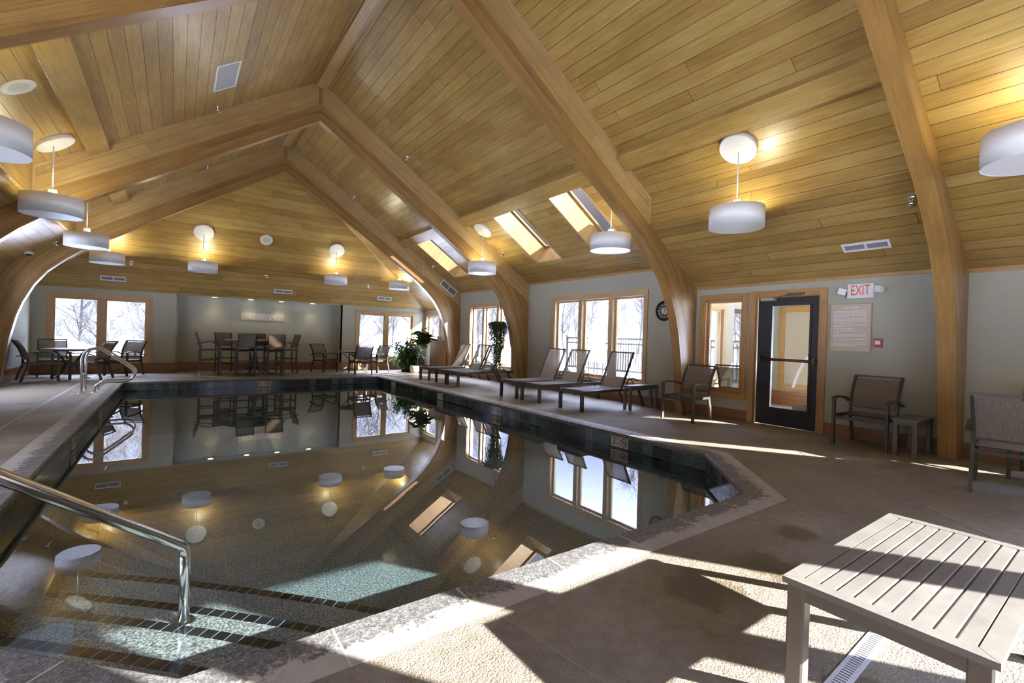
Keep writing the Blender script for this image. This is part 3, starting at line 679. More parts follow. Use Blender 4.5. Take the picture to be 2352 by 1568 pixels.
# ---- half height wood cabinet in the far right corner
root = empty('wood_cabinet', 'waist high board cabinet behind the far arch foot', 'cabinet', (7.66, 14.78, 0))
mb = MB(); mb.box((-.19, -.64, 0), (.212, .62, 1.15), grain=(0, 0, 1)); mb.build('body', M_wains, root)
mb = MB(); mb.box((-.235, -.66, 1.15), (.212, .66, 1.19)); mb.build('top_ledge', M_oak, root)
root = empty('emergency_light', 'small twin head lamp on the cabinet ledge', 'lamp', (7.60, 14.95, 1.19))
mb = MB(); mb.box((-.03, -.04, 0), (.04, .04, .04)); mb.build('base', M_whitemetal, root)
for y in (-.055, .055):
    mb = MB(); mb.lathe([(0, -.03), (.04, -.03), (.045, .02), (.02, .03), (0, .03)], (0, y, .06), 12, m=Matrix.Rotation(-PI/2, 4, 'Y')); mb.build('lamp_head', M_whitemetal if y < 0 else M_dark, root)

# ------------------------------------------------------------------ pendants
M_sock = plain('clear acrylic socket', (.8, .8, .78), .15, 0)
M_bulb = G('lit bulb'); _e = M_bulb.n('ShaderNodeEmission'); _e.inputs[0].default_value = (1, .86, .55, 1); _e.inputs[1].default_value = 6; M_bulb.t.links.new(_e.outputs[0], M_bulb.out.inputs[0]); M_bulb = M_bulb.m
def pendant(x, y, zc, tilt, label):
    """zc: ceiling height there; tilt: the slope vector (nx, ny) of the ceiling normal"""
    root = empty('pendant_lamp', label, 'lamp', (x, y, 3.0), 0, 'drum pendant lamps')
    n = Vector((tilt[0], tilt[1], -1)).normalized(); q = Vector((0, 0, -1)).rotation_difference(n).to_matrix().to_4x4()
    mb = MB(); mb.lathe([(0, .055), (.23, .055), (.24, .045), (.24, 0), (0, 0)], (0, 0, 0), 40, m=Matrix.Scale(-1, 4, (0, 0, 1)))
    mb2 = MB(); mb2.v = [tuple((q @ Vector(p)) + Vector((0, 0, zc-3.0))) for p in mb.v]; mb2.f, mb2.uv, mb2.mi, mb2.sm = mb.f, mb.uv, mb.mi, [False]*len(mb.f)
    mb2.build('canopy', M_white, root)
    mb = MB(); mb.tube([(0, 0, .24), (0, 0, zc-3.0-.03)], .009, 8, (1, 0, 0)); mb.build('stem', M_whitemetal, root)
    mb = MB(); mb.lathe([(0, .245), (.052, .245), (.052, .115), (0, .115)], (0, 0, 0), 20, sm=False); mb.build('socket', M_sock, root)
    mb = MB(); mb.lathe([(.338, -.125), (.345, -.135), (.345, .135), (.335, .135), (.335, -.12)], (0, 0, 0), 56); mb.build('drum_shade', M_shade, root)
    mb = MB(); mb.lathe([(0, -.128), (.337, -.128), (.337, -.12), (0, -.12)], (0, 0, 0), 56, sm=False)
    mb.build('diffuser', M_diff, root)
    mb = MB(); mb.lathe([(0, .10), (.03, .095), (.04, .07), (.03, .04), (0, .03)], (0, 0, 0), 16); mb.build('bulb', M_bulb, root)
    ld = bpy.data.lights.new('lamp_light', 'POINT'); ld.energy = LAMP; ld.color = (1, .94, .66); ld.shadow_soft_size = .05
    lo = bpy.data.objects.new('lamp_light', ld); COL.objects.link(lo); lo.parent = root; lo.location = (.075, 0, .085)
zl_ = lambda x: upR(mx(x))
hipz = lambda y: 2.29+(YF-y)*HS
hipn = lambda y: 2.29+(y-YN)*HS
for x, y, lab in ((6.11, 3.36, 'drum pendant on a tall stem over the exit door bay'), (6.12, 5.62, 'drum pendant whose stem top hides behind the clock arch'), (6.10, 9.79, 'drum pendant against the second arch, left of the skylights'), (5.72, .60, 'drum pendant cut off by the right picture edge')):
    pendant(x, y, upR(x), (-SL, 0), lab)
for x, y, lab in ((-1.50, 6.36, 'big grey drum pendant cut off by the left picture edge'), (-1.50, 9.46, 'drum pendant under the round canopy at upper left'), (-1.50, 12.69, 'drum pendant on the left row between the two far arches'), (-1.50, 3.0, 'drum pendant mirrored in the near left pool water')):
    pendant(x, y, zl_(x), (SL, 0), lab)
for x, y, lab in ((-1.435, 15.46, 'drum pendant nearest the far left window'), (.57, 15.44, 'drum pendant left of the round ceiling speaker, over the bar stools'), (4.12, 15.45, 'drum pendant right of the round ceiling speaker'), (6.2, 15.3, 'drum pendant half behind the far arch, above the bushy plant')):
    pendant(x, y, hipz(y), (0, -HS), lab)

# ------------------------------------------------------------------ ceiling fittings
def slope_m(p, n, along):
    """local z = away from the ceiling (n), local x = along"""
    z = Vector(n).normalized(); x = Vector(along); x -= z*x.dot(z); x.normalize(); y = z.cross(x)
    m = Matrix((x, y, z)).transposed().to_4x4(); m.translation = Vector(p); return m
def place(root, m): root.matrix_world = m
NR = (-SL, 0, -1); NLf = (SL, 0, -1); NH = (0, -HS, -1); NLO = (-(ZS2-ZL)/(XR-XS), 0, -1)
def register(m, label, w=.53, h=.15):
    root = empty('air_register', label, 'vent', group='two part air registers'); place(root, m)
    mb = MB(); e = .028
    for lo, hi in (((-w/2, -h/2, 0), (w/2, -h/2+e, .014)), ((-w/2, h/2-e, 0), (w/2, h/2, .014)), ((-w/2, -h/2+e, 0), (-w/2+e, h/2-e, .014)), ((w/2-e, -h/2+e, 0), (w/2, h/2-e, .014)), ((-.012, -h/2+e, 0), (.012, h/2-e, .014))): mb.box(lo, hi)
    mb.build('frame', M_whitemetal, root)
    mb = MB(); mb.box((-w/2+e, -h/2+e, .001), (w/2-e, h/2-e, .003)); mb.build('backing', M_dark, root)
    mb = MB()
    for k in range(5):
        y = -h/2+e+(h-2*e)*(k+.5)/5; mb.box((-w/2+e, y-.006, .004), (w/2-e, y+.002, .011))
    mb.build('louvres', plain('louvre grey', (.33, .33, .34), .5), root)
register(slope_m((7.372, 2.275, loR(7.372)), NLO, (0, -1, 0)), 'white air register low on the ceiling above the exit sign')
register(slope_m((-1.40, 16.52, hipz(16.52)), NH, (1, 0, 0)), 'white air register over the far left window')
register(slope_m((2.78, 16.52, hipz(16.52)), NH, (1, 0, 0)), 'white air register above the no diving sign alcove')
register(slope_m((6.14, 16.50, hipz(16.50)), NH, (1, 0, 0)), 'white air register over the far right window')
register(slope_m((7.39, YA[0]+.018, 2.92), (0, -1, 0), (.81, 0, -.56)), 'slanted white air register on the far arch panel', .66, .23)
root = empty('return_grille', 'square white return grille high on the left ceiling slope', 'vent'); x_ = .565; place(root, slope_m((x_, 8.73, zl_(x_)), NLf, (0, 1, 0)))
mb = MB(); a, b, e = .46, .19, .03
for lo, hi in (((-a, -b, 0), (a, -b+e, .012)), ((-a, b-e, 0), (a, b, .012)), ((-a, -b+e, 0), (-a+e, b-e, .012)), ((a-e, -b+e, 0), (a, b-e, .012))): mb.box(lo, hi)
mb.build('frame', M_whitemetal, root)
mb = MB(); mb.box((-a+e, -b+e, .001), (a-e, b-e, .003)); mb.build('backing', M_dark, root)
mb = MB()
for k in range(30):
    x = -a+e+(2*a-2*e)*(k+.5)/30; mb.box((x-.008, -b+e, .003), (x+.006, b-e, .010))
mb.build('louvres', plain('grille bars', (.5, .5, .51), .5), root)
for m, lab in ((slope_m((2.107, 15.434, hipz(15.434)), NH, (1, 0, 0)), 'round ceiling speaker between the two middle end pendants'), (slope_m((-1.50, 7.57, zl_(-1.50)), NLf, (0, 1, 0)), 'round ceiling speaker at upper left picture edge')):
    root = empty('ceiling_speaker', lab, 'speaker', group='round ceiling speakers'); place(root, m)
    mb = MB(); mb.lathe([(.10, .008), (.15, .012), (.17, .006), (.17, 0)], n=40); mb.build('ring', plain('speaker ring', (.68, .66, .55), .5), root)
    mb = MB(); mb.lathe([(0, .010), (.10, .009)], n=40); mb.build('mesh_cover', plain('speaker mesh', (.56, .54, .44), .6), root)
def sprinkler(m, label):
    root = empty('sprinkler_head', label, 'sprinkler', group='ceiling sprinkler heads'); place(root, m @ Matrix.Scale(1.45, 4))
    mb = MB(); mb.lathe([(.035, 0), (.03, .012), (.012, .016), (0, .016)], n=16); mb.build('escutcheon', M_chrome, root)
    mb = MB(); mb.lathe([(.010, .012), (.010, .05), (.004, .055)], n=10); mb.lathe([(0, .075), (.024, .073), (.024, .070), (0, .070)], n=12)
    for sx in (-1, 1): mb.tube([(sx*.010, 0, .045), (sx*.016, 0, .06), (0, 0, .073)], .003, 6, (0, 1, 0))
    mb.build('deflector', M_chrome, root)
for x, y, n, lab in ((4.12, 9.9, NR, 'sprinkler head on the right slope beside the second arch'), (4.12, 13.73, NR, 'sprinkler head on the right slope beside the far arch'), (6.83, 9.97, NR, 'sprinkler head low on the right slope beside the first skylight'), (6.73, 13.80, NR, 'sprinkler head low on the right slope by the far arch panel')):
    sprinkler(slope_m((x, y, upR(x)), n, (0, 1, 0)), lab)
for x, y, lab in ((.505, 9.95, 'sprinkler head below the square return grille'), (.53, 13.77, 'sprinkler head on the left slope by the far arch')): sprinkler(slope_m((x, y, zl_(x)), NLf, (0, 1, 0)), lab)
for x, y, lab in ((-1.0, 16.17, 'sprinkler head right of the far left pendant'), (2.24, 16.2, 'sprinkler head under the end wall speaker'), (5.41, 16.2, 'sprinkler head left of the half hidden far pendant')): sprinkler(slope_m((x, y, hipz(y)), NH, (1, 0, 0)), lab)
sprinkler(slope_m((6.8, 1.66, loR(6.8)), NLO, (0, 1, 0)), 'sprinkler head touching the nearest arch on its door side')
NLL = ((ZS2-ZL)/(XR-XS), 0, -1)
sprinkler(slope_m((-2.14, 13.86, loR(mx(-2.14))), NLL, (0, 1, 0)), 'sprinkler head on the low left slope at the far arch')
sprinkler(slope_m((-2.2, 10.37, loR(mx(-2.2))), NLL, (0, 1, 0)), 'sprinkler head at the left picture edge')
root = empty('security_camera', 'white dome security camera on the low left slope', 'camera', (-2.52, 13.80, 2.74))
mb = MB(); mb.lathe([(.0, .045), (.07, .045), (.075, .02), (.07, 0), (0, 0)], (0, 0, 0), 20); mb.build('housing', M_whitemetal, root)
mb = MB(); mb.lathe([(.045, 0), (.04, -.03), (.02, -.045), (0, -.05)], (0, 0, 0), 16); mb.build('dome', M_black, root)
mb = MB(); mb.box((-.09, -.07, .045), (.05, .08, .075)); mb.build('mount_block', M_oak, root)
for x, lab in ((.944, 'leftmost recessed light over the no diving sign'), (1.92, 'recessed light just left above the no diving sign'), (2.80, 'recessed light above the right end of the no diving sign'), (3.77, 'rightmost recessed light in the alcove')):
    root = empty('recessed_light', lab, 'lamp', (x, 16.96, 2.288), 0, 'recessed alcove lights')
    mb = MB(); mb.lathe([(.07, -.012), (.095, -.012), (.1, 0)], n=24); mb.build('trim_ring', M_whitemetal, root)
    mb = MB(); mb.lathe([(0, -.013), (.07, -.013)], n=24); mb.build('lens', M_bulb, root)
    ld = bpy.data.lights.new('spot', 'SPOT'); ld.energy = 9; ld.color = (1, .9, .68); ld.spot_size = 1.6; ld.spot_blend = .8; ld.shadow_soft_size = .05
    lo = bpy.data.objects.new('spot', ld); COL.objects.link(lo); lo.parent = root; lo.location = (0, 0, -.02)

# ------------------------------------------------------------------ wall things
def serif(word, h, t):
    """simple serif capitals from bars: returns a mesh builder in the x-z plane"""
    mb = MB(); x = 0; st = .2*h; th = .09*h; d = t
    def bar(a, b, wd):
        a = Vector((a[0], a[1])); b = Vector((b[0], b[1])); q = (b-a).normalized(); p = Vector((-q.y, q.x))*wd/2
        P = [a+p, a-p, b-p, b+p]; A = [(v.x, 0, v.y) for v in P]; B = [(v.x, -d, v.y) for v in P]; mb.poly(B)
        for i in range(4): mb.poly([A[i], A[(i+1) % 4], B[(i+1) % 4], B[i]])
    def ser(cx, y, wd=.34): bar((cx-wd*h/2, y), (cx+wd*h/2, y), .07*h)
    def ring(cx, cy, rx, ry, a0=0, a1=2*PI, k=28):
        for i in range(k):
            A = a0+(a1-a0)*i/k; B = a0+(a1-a0)*(i+1)/k; wd = h*(.08+.1*abs(math.cos((A+B)/2)))
            bar((cx+rx*math.cos(A), cy+ry*math.sin(A)), (cx+rx*math.cos(B), cy+ry*math.sin(B)), wd)
    for ch in word:
        if ch == 'N': bar((x+.14*h, 0), (x+.14*h, h), th); bar((x+.78*h, 0), (x+.78*h, h), th); bar((x+.12*h, h*.98), (x+.80*h, 0.02), st*.8); ser(x+.14*h, 0.03*h); ser(x+.1*h, .97*h); ser(x+.78*h, .97*h); wd = .92
        elif ch == 'O': ring(x+.44*h, .5*h, .37*h, .45*h); wd = .88
        elif ch == 'D': bar((x+.2*h, 0), (x+.2*h, h), st*.8); ser(x+.2*h, .03*h); ser(x+.2*h, .97*h); ring(x+.36*h, .5*h, .40*h, .46*h, -PI/2, PI/2, 16); bar((x+.1*h, .04*h), (x+.38*h, .04*h), .08*h); bar((x+.1*h, .96*h), (x+.38*h, .96*h), .08*h); wd = .88
        elif ch == 'I': bar((x+.18*h, 0), (x+.18*h, h), st*.8); ser(x+.18*h, .03*h); ser(x+.18*h, .97*h); wd = .38
        elif ch == 'V': bar((x+.12*h, h), (x+.44*h, 0), st*.8); bar((x+.76*h, h), (x+.44*h, 0), th); ser(x+.12*h, .97*h); ser(x+.76*h, .97*h, .28); wd = .86
        elif ch == 'G': ring(x+.44*h, .5*h, .37*h, .45*h, .7, 2*PI-.45); bar((x+.76*h, .08*h), (x+.76*h, .44*h), st*.8); ser(x+.74*h, .44*h, .3); wd = .92
        else: wd = .42
        x += wd*h
    return mb, x
root = empty('no_diving_sign', 'tan wall sign reading NO DIVING', 'sign', (2.305, 17.2, 1.752))
mb = MB(); mb.box((-.63, -.028, -.115), (.63, 0, .115)); mb.build('board', M_tan, root)
mb, wd = serif('NO DIVING', .155, .006); mb.build('lettering', M_letter, root, loc=(-wd/2, -.028, -.0775))
def wall_text(body, size, mat, parent, loc, name='lettering', extr=.0015, sx=1.0):
    """text on the right wall, read from inside"""
    me = text_mesh(body, size, extr); me.name = name; me.materials.append(mat)
    o = bpy.data.objects.new(name, me); COL.objects.link(o); o.parent = parent
    o.matrix_local = Matrix.Translation(loc) @ Matrix(((0, 0, -1, 0), (-1, 0, 0, 0), (0, 1, 0, 0), (0, 0, 0, 1))) @ Matrix.Diagonal((sx, 1, 1, 1)); return o
root = empty('exit_sign', 'white EXIT sign with two emergency heads above the caution board', 'sign', (XR, 2.462, 2.106))
mb = MB(); mb.box((-.055, -.155, -.1), (0, .155, .1)); mb.build('housing', M_whitemetal, root)
wall_text('EXIT', .205, M_exitred, root, (-.056, 0, .004), sx=.55)
for s_ in (1, -1):
    mb = MB(); m = Matrix.Translation((-.06, s_*.225, .0 if s_ > 0 else .015)) @ Matrix.Rotation(.45*s_, 4, 'Z') @ Matrix.Rotation(.25, 4, 'X')
    mb.box((-.035, -.05, -.045), (.03, .05, .045), m); mb.sweep([(-.03, s_*.155, .01), (-.05, s_*.19, .01)], RECT(.025, .02), (0, 0, 1)); hd = mb.build('lamp_head', M_whitemetal, root)
    mb = MB(); mb.box((-.038, -.042, -.037), (-.034, .042, .037), m); mb.build('lens', M_diff, hd)
root = empty('caution_board', 'tan framed caution rules board under the exit sign', 'sign', (XR, 2.585, 1.588))
mb = MB(); mb.box((-.018, -.245, -.337), (0, .245, .337)); mb.build('board', M_tan, root)
mb = MB(); e = .012
for lo, hi in (((-.026, -.257, -.349), (0, .257, -.337)), ((-.026, -.257, .337), (0, .257, .349)), ((-.026, -.257, -.337), (0, -.245, .337)), ((-.026, .245, -.337), (0, .257, .337))): mb.box(lo, hi)
mb.build('frame', M_oak, root)
wall_text('CAUTION', .045, M_letter, root, (-.0185, 0, .285), 'heading')
mb = MB(); z = .235; rs = random.Random(3)
for para in (5, 4, 2, 1, 1, 1, 3, 2, 3):
    for k in range(para):
        y = .2; end = -.2 if k < para-1 else rs.uniform(-.1, .15)
        while y > end:
            wd = rs.uniform(.012, .045); mb.box((-.0192, max(y-wd, end), z), (-.018, y, z+.008)); y -= wd+.008
        z -= .0205
    z -= .008
mb.build('small_print', M_letter, root)
root = empty('fire_alarm_pull', 'small red fire alarm pull right of the caution board', 'alarm', (XR, 2.246, 1.377))
mb = MB(); mb.box((-.04, -.045, -.06), (0, .045, .06)); mb.build('housing', M_redpaint, root)
mb = MB(); mb.box((-.044, -.03, -.022), (-.04, .03, .03)); mb.build('handle_plate', M_letter, root)
root = empty('light_switch', 'small cream switch plate on wall under the clock', 'switch', (XR, 5.35, .42)); mb = MB(); mb.box((-.006, -.035, -.055), (0, .035, .055)); mb.build('plate', M_white, root); mb = MB(); mb.box((-.01, -.008, -.015), (-.006, .008, .015)); mb.build('toggle', M_white, root)
# clock
root = empty('wall_clock', 'round black clock with white roman numerals beside the arch', 'clock', (XR, 5.735, 1.928))
R90 = Matrix.Rotation(-PI/2, 4, 'Y')
mb = MB(); mb.lathe([(0, .012), (.165, .012), (.172, .04), (.19, .045), (.2, .03), (.2, 0)], n=48, m=R90); mb.build('case', M_black, root)
mb = MB(); mb.lathe([(0, .0135), (.075, .0135)], n=32, m=R90); mb.build('face', plain('clock face', (.62, .60, .55), .5), root)
mb = MB()
NUM = ['XII', 'I', 'II', 'III', 'IIII', 'V', 'VI', 'VII', 'VIII', 'IX', 'X', 'XI']
W = Matrix(((0, 0, -1, 0), (-1, 0, 0, 0), (0, 1, 0, 0), (0, 0, 0, 1)))
for k, tx in enumerate(NUM):
    me = text_mesh(tx, .062, .001); a = -k*PI/6
    wd = max(v.co.x for v in me.vertices)-min(v.co.x for v in me.vertices); sx = min(1.0, .052/wd)
    mb.add_mesh(me, Matrix.Translation((-.0145, 0, 0)) @ W @ Matrix.Rotation(a, 4, 'Z') @ Matrix.Translation((0, .122, 0)) @ Matrix.Diagonal((sx, 1.15, 1, 1))); bpy.data.meshes.remove(me)
mb.build('numerals', M_letter, root)
mb = MB()
for a, ln, wd in ((-.25, .11, .010), (2.95, .075, .014)): mb.box((-wd/2, -.02, 0), (wd/2, ln, .002), Matrix.Translation((-.016, 0, 0)) @ W @ Matrix.Rotation(a, 4, 'Z'))
mb.build('hands', M_ink, root)

# ------------------------------------------------------------------ depth markers in the tile band
M_ringred = plain('dark red ring', (.10, .018, .012), .5)
def marker(p, face, num, label, sub='FT'):
    """face: outward normal of the tile in plan; text reads from the water side"""
    root = empty('depth_marker', label, 'sign', group='pool depth marker tiles')
    z = Vector((face[0], face[1], 0)); x = Vector((0, 0, 1)).cross(z); m = Matrix((x, Vector((0, 0, 1)), z)).transposed().to_4x4(); m.translation = Vector(p)+z*.001; place(root, m)
    mb = MB(); mb.box((-.152, -.074, 0), (-.002, .074, .005)); mb.box((.002, -.074, 0), (.152, .074, .005)); mb.build('tile', M_cream, root)
    mb = MB(); mb.add_mesh(text_mesh(num, .15, .0006), Matrix.Translation((-.1, .0, .0056))); mb.add_mesh(text_mesh(sub, .045, .0006), Matrix.Translation((-.028, .035, .0056))); mb.add_mesh(text_mesh(sub, .045, .0006), Matrix.Translation((-.028, -.035, .0056)))
    mb.build('number', M_ink, root)
    mb = MB()
    pts = arc((.08, 0, .0062), .052, 0, 2*PI, 28, (1, 0, 0), (0, 1, 0))[:-1]; mb.sweep(pts, RECT(.011, .001), (0, 0, 1), closed=True); mb.sweep([(.08-.036, .036, .0062), (.08+.036, -.036, .0062)], RECT(.010, .001), (0, 0, 1))
    sy = mb.build('prohibition_ring', M_ringred, root)
    mb = MB(); mb.sweep([(.055, -.02, .0058), (.085, .005, .0058), (.1, .02, .0058)], RECT(.012, .0008), (0, 0, 1)); mb.sweep([(.085, .005, .0058), (.105, -.015, .0058)], RECT(.01, .0008), (0, 0, 1)); mb.lathe([(0, .006), (.009, .006)], (.062, .018, 0), 10); mb.build('diver_mark', M_ink, root)
marker((1.965, 14.0, -.118), (0, -1), '6', 'depth tile reading 6 FT on the far pool wall')
marker((5.07, 4.365, -.118), (-1, 0), '3', 'depth tile reading 3 FT on the right pool wall')
marker((5.07, 7.465, -.118), (-1, 0), '4', 'depth tile reading 4 FT on the right pool wall')
marker((5.07, 9.82, -.128), (-1, 0), '5', 'depth tile reading 5 FT on the right pool wall')
marker((5.07, 12.72, -.128), (-1, 0), '6', 'depth tile reading 6 FT on the right pool wall')
marker((PX0, 7.6, -.128), (1, 0), '4', 'depth tile on the left pool wall by the ladder, nearer one')
marker((PX0, 10.1, -.128), (1, 0), '5', 'depth tile on the left pool wall below the ladder rails')

# ------------------------------------------------------------------ pool rails
root = empty('handrail', 'polished steel handrail rising from the pool steps', 'handrail', (.069, 3.09, -.33))
D = Vector((-.722, -.692, 0)).normalized(); Pp = lambda s_, z: Vector((D.x*s_, D.y*s_, z+.33))
rise = .76
bend = [Pp(0, -.33), Pp(0, .02)]+[Pp(.13*(1-math.cos(a))*1.0, .02+.13*math.sin(a)) for a in [q*1.0/8 for q in range(1, 9)]]
e = bend[-1]; dirn = (Vector((D.x, D.y, 0))*1+Vector((0, 0, .76))).normalized()
top = [e+dirn*.03, e+dirn*1.05]
b2 = top[-1]; ar = [b2+Vector((D.x*.22*math.sin(a), D.y*.22*math.sin(a), .14*math.sin(a)-.02*a*0-.12*(1-math.cos(a)))) for a in [q*PI/2/8 for q in range(1, 9)]]
tail = [ar[-1]+Vector((D.x*.05, D.y*.05, -.08)), Vector((ar[-1].x+D.x*.06, ar[-1].y+D.y*.06, .33))]
mb = MB(); mb.tube(bend+top+ar+tail, .0275, 18, D.cross(Vector((0, 0, 1)))); mb.build('rail_tube', M_chrome, root)
mb = MB(); mb.lathe([(.024, .02), (.05, .012), (.06, 0), (0, 0)], (0, 0, 0), 24); mb.build('escutcheon', M_chrome, root)
root = empty('ladder_rails', 'pair of curved steel grab rails at the far left pool edge', 'ladder', (-1.34, 12.2, 0))
for yy in (-.24, .27):
    prof = [(-.1, 0), (-.1, .55), (-.098, .66), (-.06, .77), (.02, .84), (.10, .855), (.18, .83), (.40, .66), (.58, .51), (.655, .44), (.685, .36), (.655, .27), (.58, .215), (.50, .2), (.26, .2), (.18, .185), (.11, .13), (.092, .06), (.09, 0)]
    P_ = smooth([(a, yy, z) for a, z in prof], 4); mb = MB(); mb.tube(P_, .021, 12, (0, 1, 0)); mb.build('grab_rail', M_steel, root)
    for a in (-.1, .09):
        mb = MB(); mb.lathe([(.021, .015), (.055, .008), (.06, 0), (0, 0)], (a, yy, 0), 18); mb.build('escutcheon', M_steel, root)

# ------------------------------------------------------------------ furniture
def chair_proto(label, group, stool=False):
    root = empty('bar_stool' if stool else 'dining_chair', label, 'stool' if stool else 'chair', group=group)
    sh, ah, bh = (.75, .94, 1.19) if stool else (.42, .61, .91)
    hw = .245 if stool else .29; fx, rx = (.26, -.24) if stool else (.30, -.30)
    bb = sh+.05
    back = [(-.19, sh-.02), (-.195, bb), (-.215, bb+.12), (-.27, bb+.27), (rx-.07 if not stool else rx-.06, bh)]
    for s_ in (1, -1):
        mb = MB(); mb.sweep([(fx, s_*hw, 0), (fx, s_*hw, ah-.01)], RECT(.05, .03), (0, 1, 0)); mb.build('leg', M_bronze, root)
        mb = MB(); mb.sweep(smooth([(rx, s_*(hw-.03), 0), (rx+.045, s_*(hw-.03), sh*.42), (-.2, s_*(hw-.03), sh*.8), (-.19, s_*(hw-.03), sh+.02)], 4), RECT(.05, .028), (0, 1, 0)); mb.build('leg', M_bronze, root)
        mb = MB(); mb.sweep(smooth([(fx+.02, s_*hw, ah), (fx-.12, s_*(hw+.005), ah+.022), (-.05, s_*(hw+.005), ah+.005), (-.24, s_*hw, ah-.055), (-.30, s_*hw, ah-.06)], 4), RECT(.022, .05), (0, 1, 0)); mb.build('arm', M_bronze, root)
    mb = MB()
    for s_ in (1, -1): mb.sweep(smooth([(x, s_*(hw-.03), z) for x, z in back], 4), RECT(.045, .028), (0, 1, 0))
    tx, tz_ = back[-1]; mb.sweep([(tx, -hw+.015, tz_), (tx, hw-.015, tz_)], RECT(.03, .04), (1, 0, 0)); mb.sweep([(-.195, -hw+.03, bb+.02), (-.195, hw-.03, bb+.02)], RECT(.022, .03), (1, 0, 0))
    mb.build('back_frame', M_bronze, root)
    mb = MB(); bp = smooth([(x, 0, z) for x, z in back[1:]], 4); bp = bp[1:-1]; w_ = hw-.045
    for a, b in zip(bp[:-1], bp[1:]): mb.face([(a.x+.006, -w_, a.z), (a.x+.006, w_, a.z), (b.x+.006, w_, b.z), (b.x+.006, -w_, b.z)], [(a.z, 0), (a.z, 2*w_), (b.z, 2*w_), (b.z, 0)], 0, True); mb.face([(a.x-.002, w_, a.z), (a.x-.002, -w_, a.z), (b.x-.002, -w_, b.z), (b.x-.002, w_, b.z)], [(a.z, 2*w_), (a.z, 0), (b.z, 0), (b.z, 2*w_)], 0, True)
    mb.build('backrest', M_sling, root)
    mb = MB(); w_ = hw-.03; k = 10
    for q in range(k):
        xa_ = -.19+(fx+.17)*q/k; xb_ = -.19+(fx+.17)*(q+1)/k; zz = lambda x: sh-.028*math.sin(PI*(x+.19)/(fx+.17))+.012*(x+.19)
        mb.face([(xa_, -w_, zz(xa_)), (xb_, -w_, zz(xb_)), (xb_, w_, zz(xb_)), (xa_, w_, zz(xa_))], [(xa_, 0), (xb_, 0), (xb_, 2*w_), (xa_, 2*w_)], 0, True); mb.face([(xa_, w_, zz(xa_)-.006), (xb_, w_, zz(xb_)-.006), (xb_, -w_, zz(xb_)-.006), (xa_, -w_, zz(xa_)-.006)], [(xa_, 2*w_), (xb_, 2*w_), (xb_, 0), (xa_, 0)], 0, True)
    mb.build('seat', M_sling, root)
    mb = MB()
    for s_ in (1, -1): mb.sweep([(fx, s_*(hw-.012), sh-.03), (-.2, s_*(hw-.03), sh-.03)], RECT(.045, .025), (0, 1, 0))
    mb.sweep([(fx-.01, -hw, sh-.055), (fx-.01, hw, sh-.055)], RECT(.04, .028), (1, 0, 0)); mb.sweep([(-.2, -hw+.03, sh-.05), (-.2, hw-.03, sh-.05)], RECT(.035, .025), (1, 0, 0)); mb.build('seat_frame', M_bronze, root)
    if stool:
        mb = MB(); mb.sweep([(fx, -hw, .30), (fx, hw, .30)], RECT(.04, .025), (1, 0, 0))
        for s_ in (1, -1): mb.sweep([(fx, s_*(hw-.01), .46), (rx+.06, s_*(hw-.03), .44)], RECT(.03, .022), (0, 1, 0))
        mb.sweep([(rx+.05, -hw+.03, .44), (rx+.05, hw-.03, .44)], RECT(.03, .022), (1, 0, 0)); mb.build('footrest', M_bronze, root)
    return root
DG = 'sling dining chairs'; SG = 'tall sling bar stools'
c0_ = chair_proto('sling armchair beside the side light, backed to the clock arch', DG)
c0_.location = (7.12, 4.66, 0); c0_.rotation_euler = (0, 0, PI)
for x, y, deg, lab in ((7.49, 2.225, 180, 'sling armchair under the caution board'), (6.27, .73, 3, 'sling armchair at the right picture edge seen from behind'), (7.28, .57, 180, 'sling armchair barely showing behind the one at the right edge'),
        (-2.55, 14.95, 19, 'leftmost dining chair, in profile by the far left arch foot'), (-2.47, 16.12, -78, 'dining chair in the corner left of the far left window'), (-1.62, 15.12, 160, 'dining chair right of the left round table, back to the ladder rails'), (-1.08, 16.12, 235, 'dining chair before the right pane of the far left window'),
        (4.0, 16.12, -62, 'lone dining chair at the right end of the alcove'), (4.87, 15.03, 90, 'dining chair with its back to the pool at the right round table'), (5.66, 15.72, 205, 'dining chair before the far right window mullion'), (8.62, 4.60, 8, 'sunlit chair outside the side light glass')):
    dup(c0_, (x, y, 0), math.radians(deg), lab, DG)
s0 = chair_proto('bar stool in profile left of the bar table', SG, True); s0.location = (.75, 15.42, 0)
for x, y, deg, lab in ((1.62, 15.09, 90, 'left one of two bar stools with backs to the pool'), (2.36, 15.11, 90, 'right one of two bar stools with backs to the pool'), (1.22, 16.34, -80, 'bar stool behind the table on the left, facing the pool'), (2.10, 16.38, -90, 'bar stool behind the table in the middle, facing the pool'), (2.87, 16.03, 188, 'bar stool at the right end of the bar table')):
    dup(s0, (x, y, 0), math.radians(deg), lab, SG)
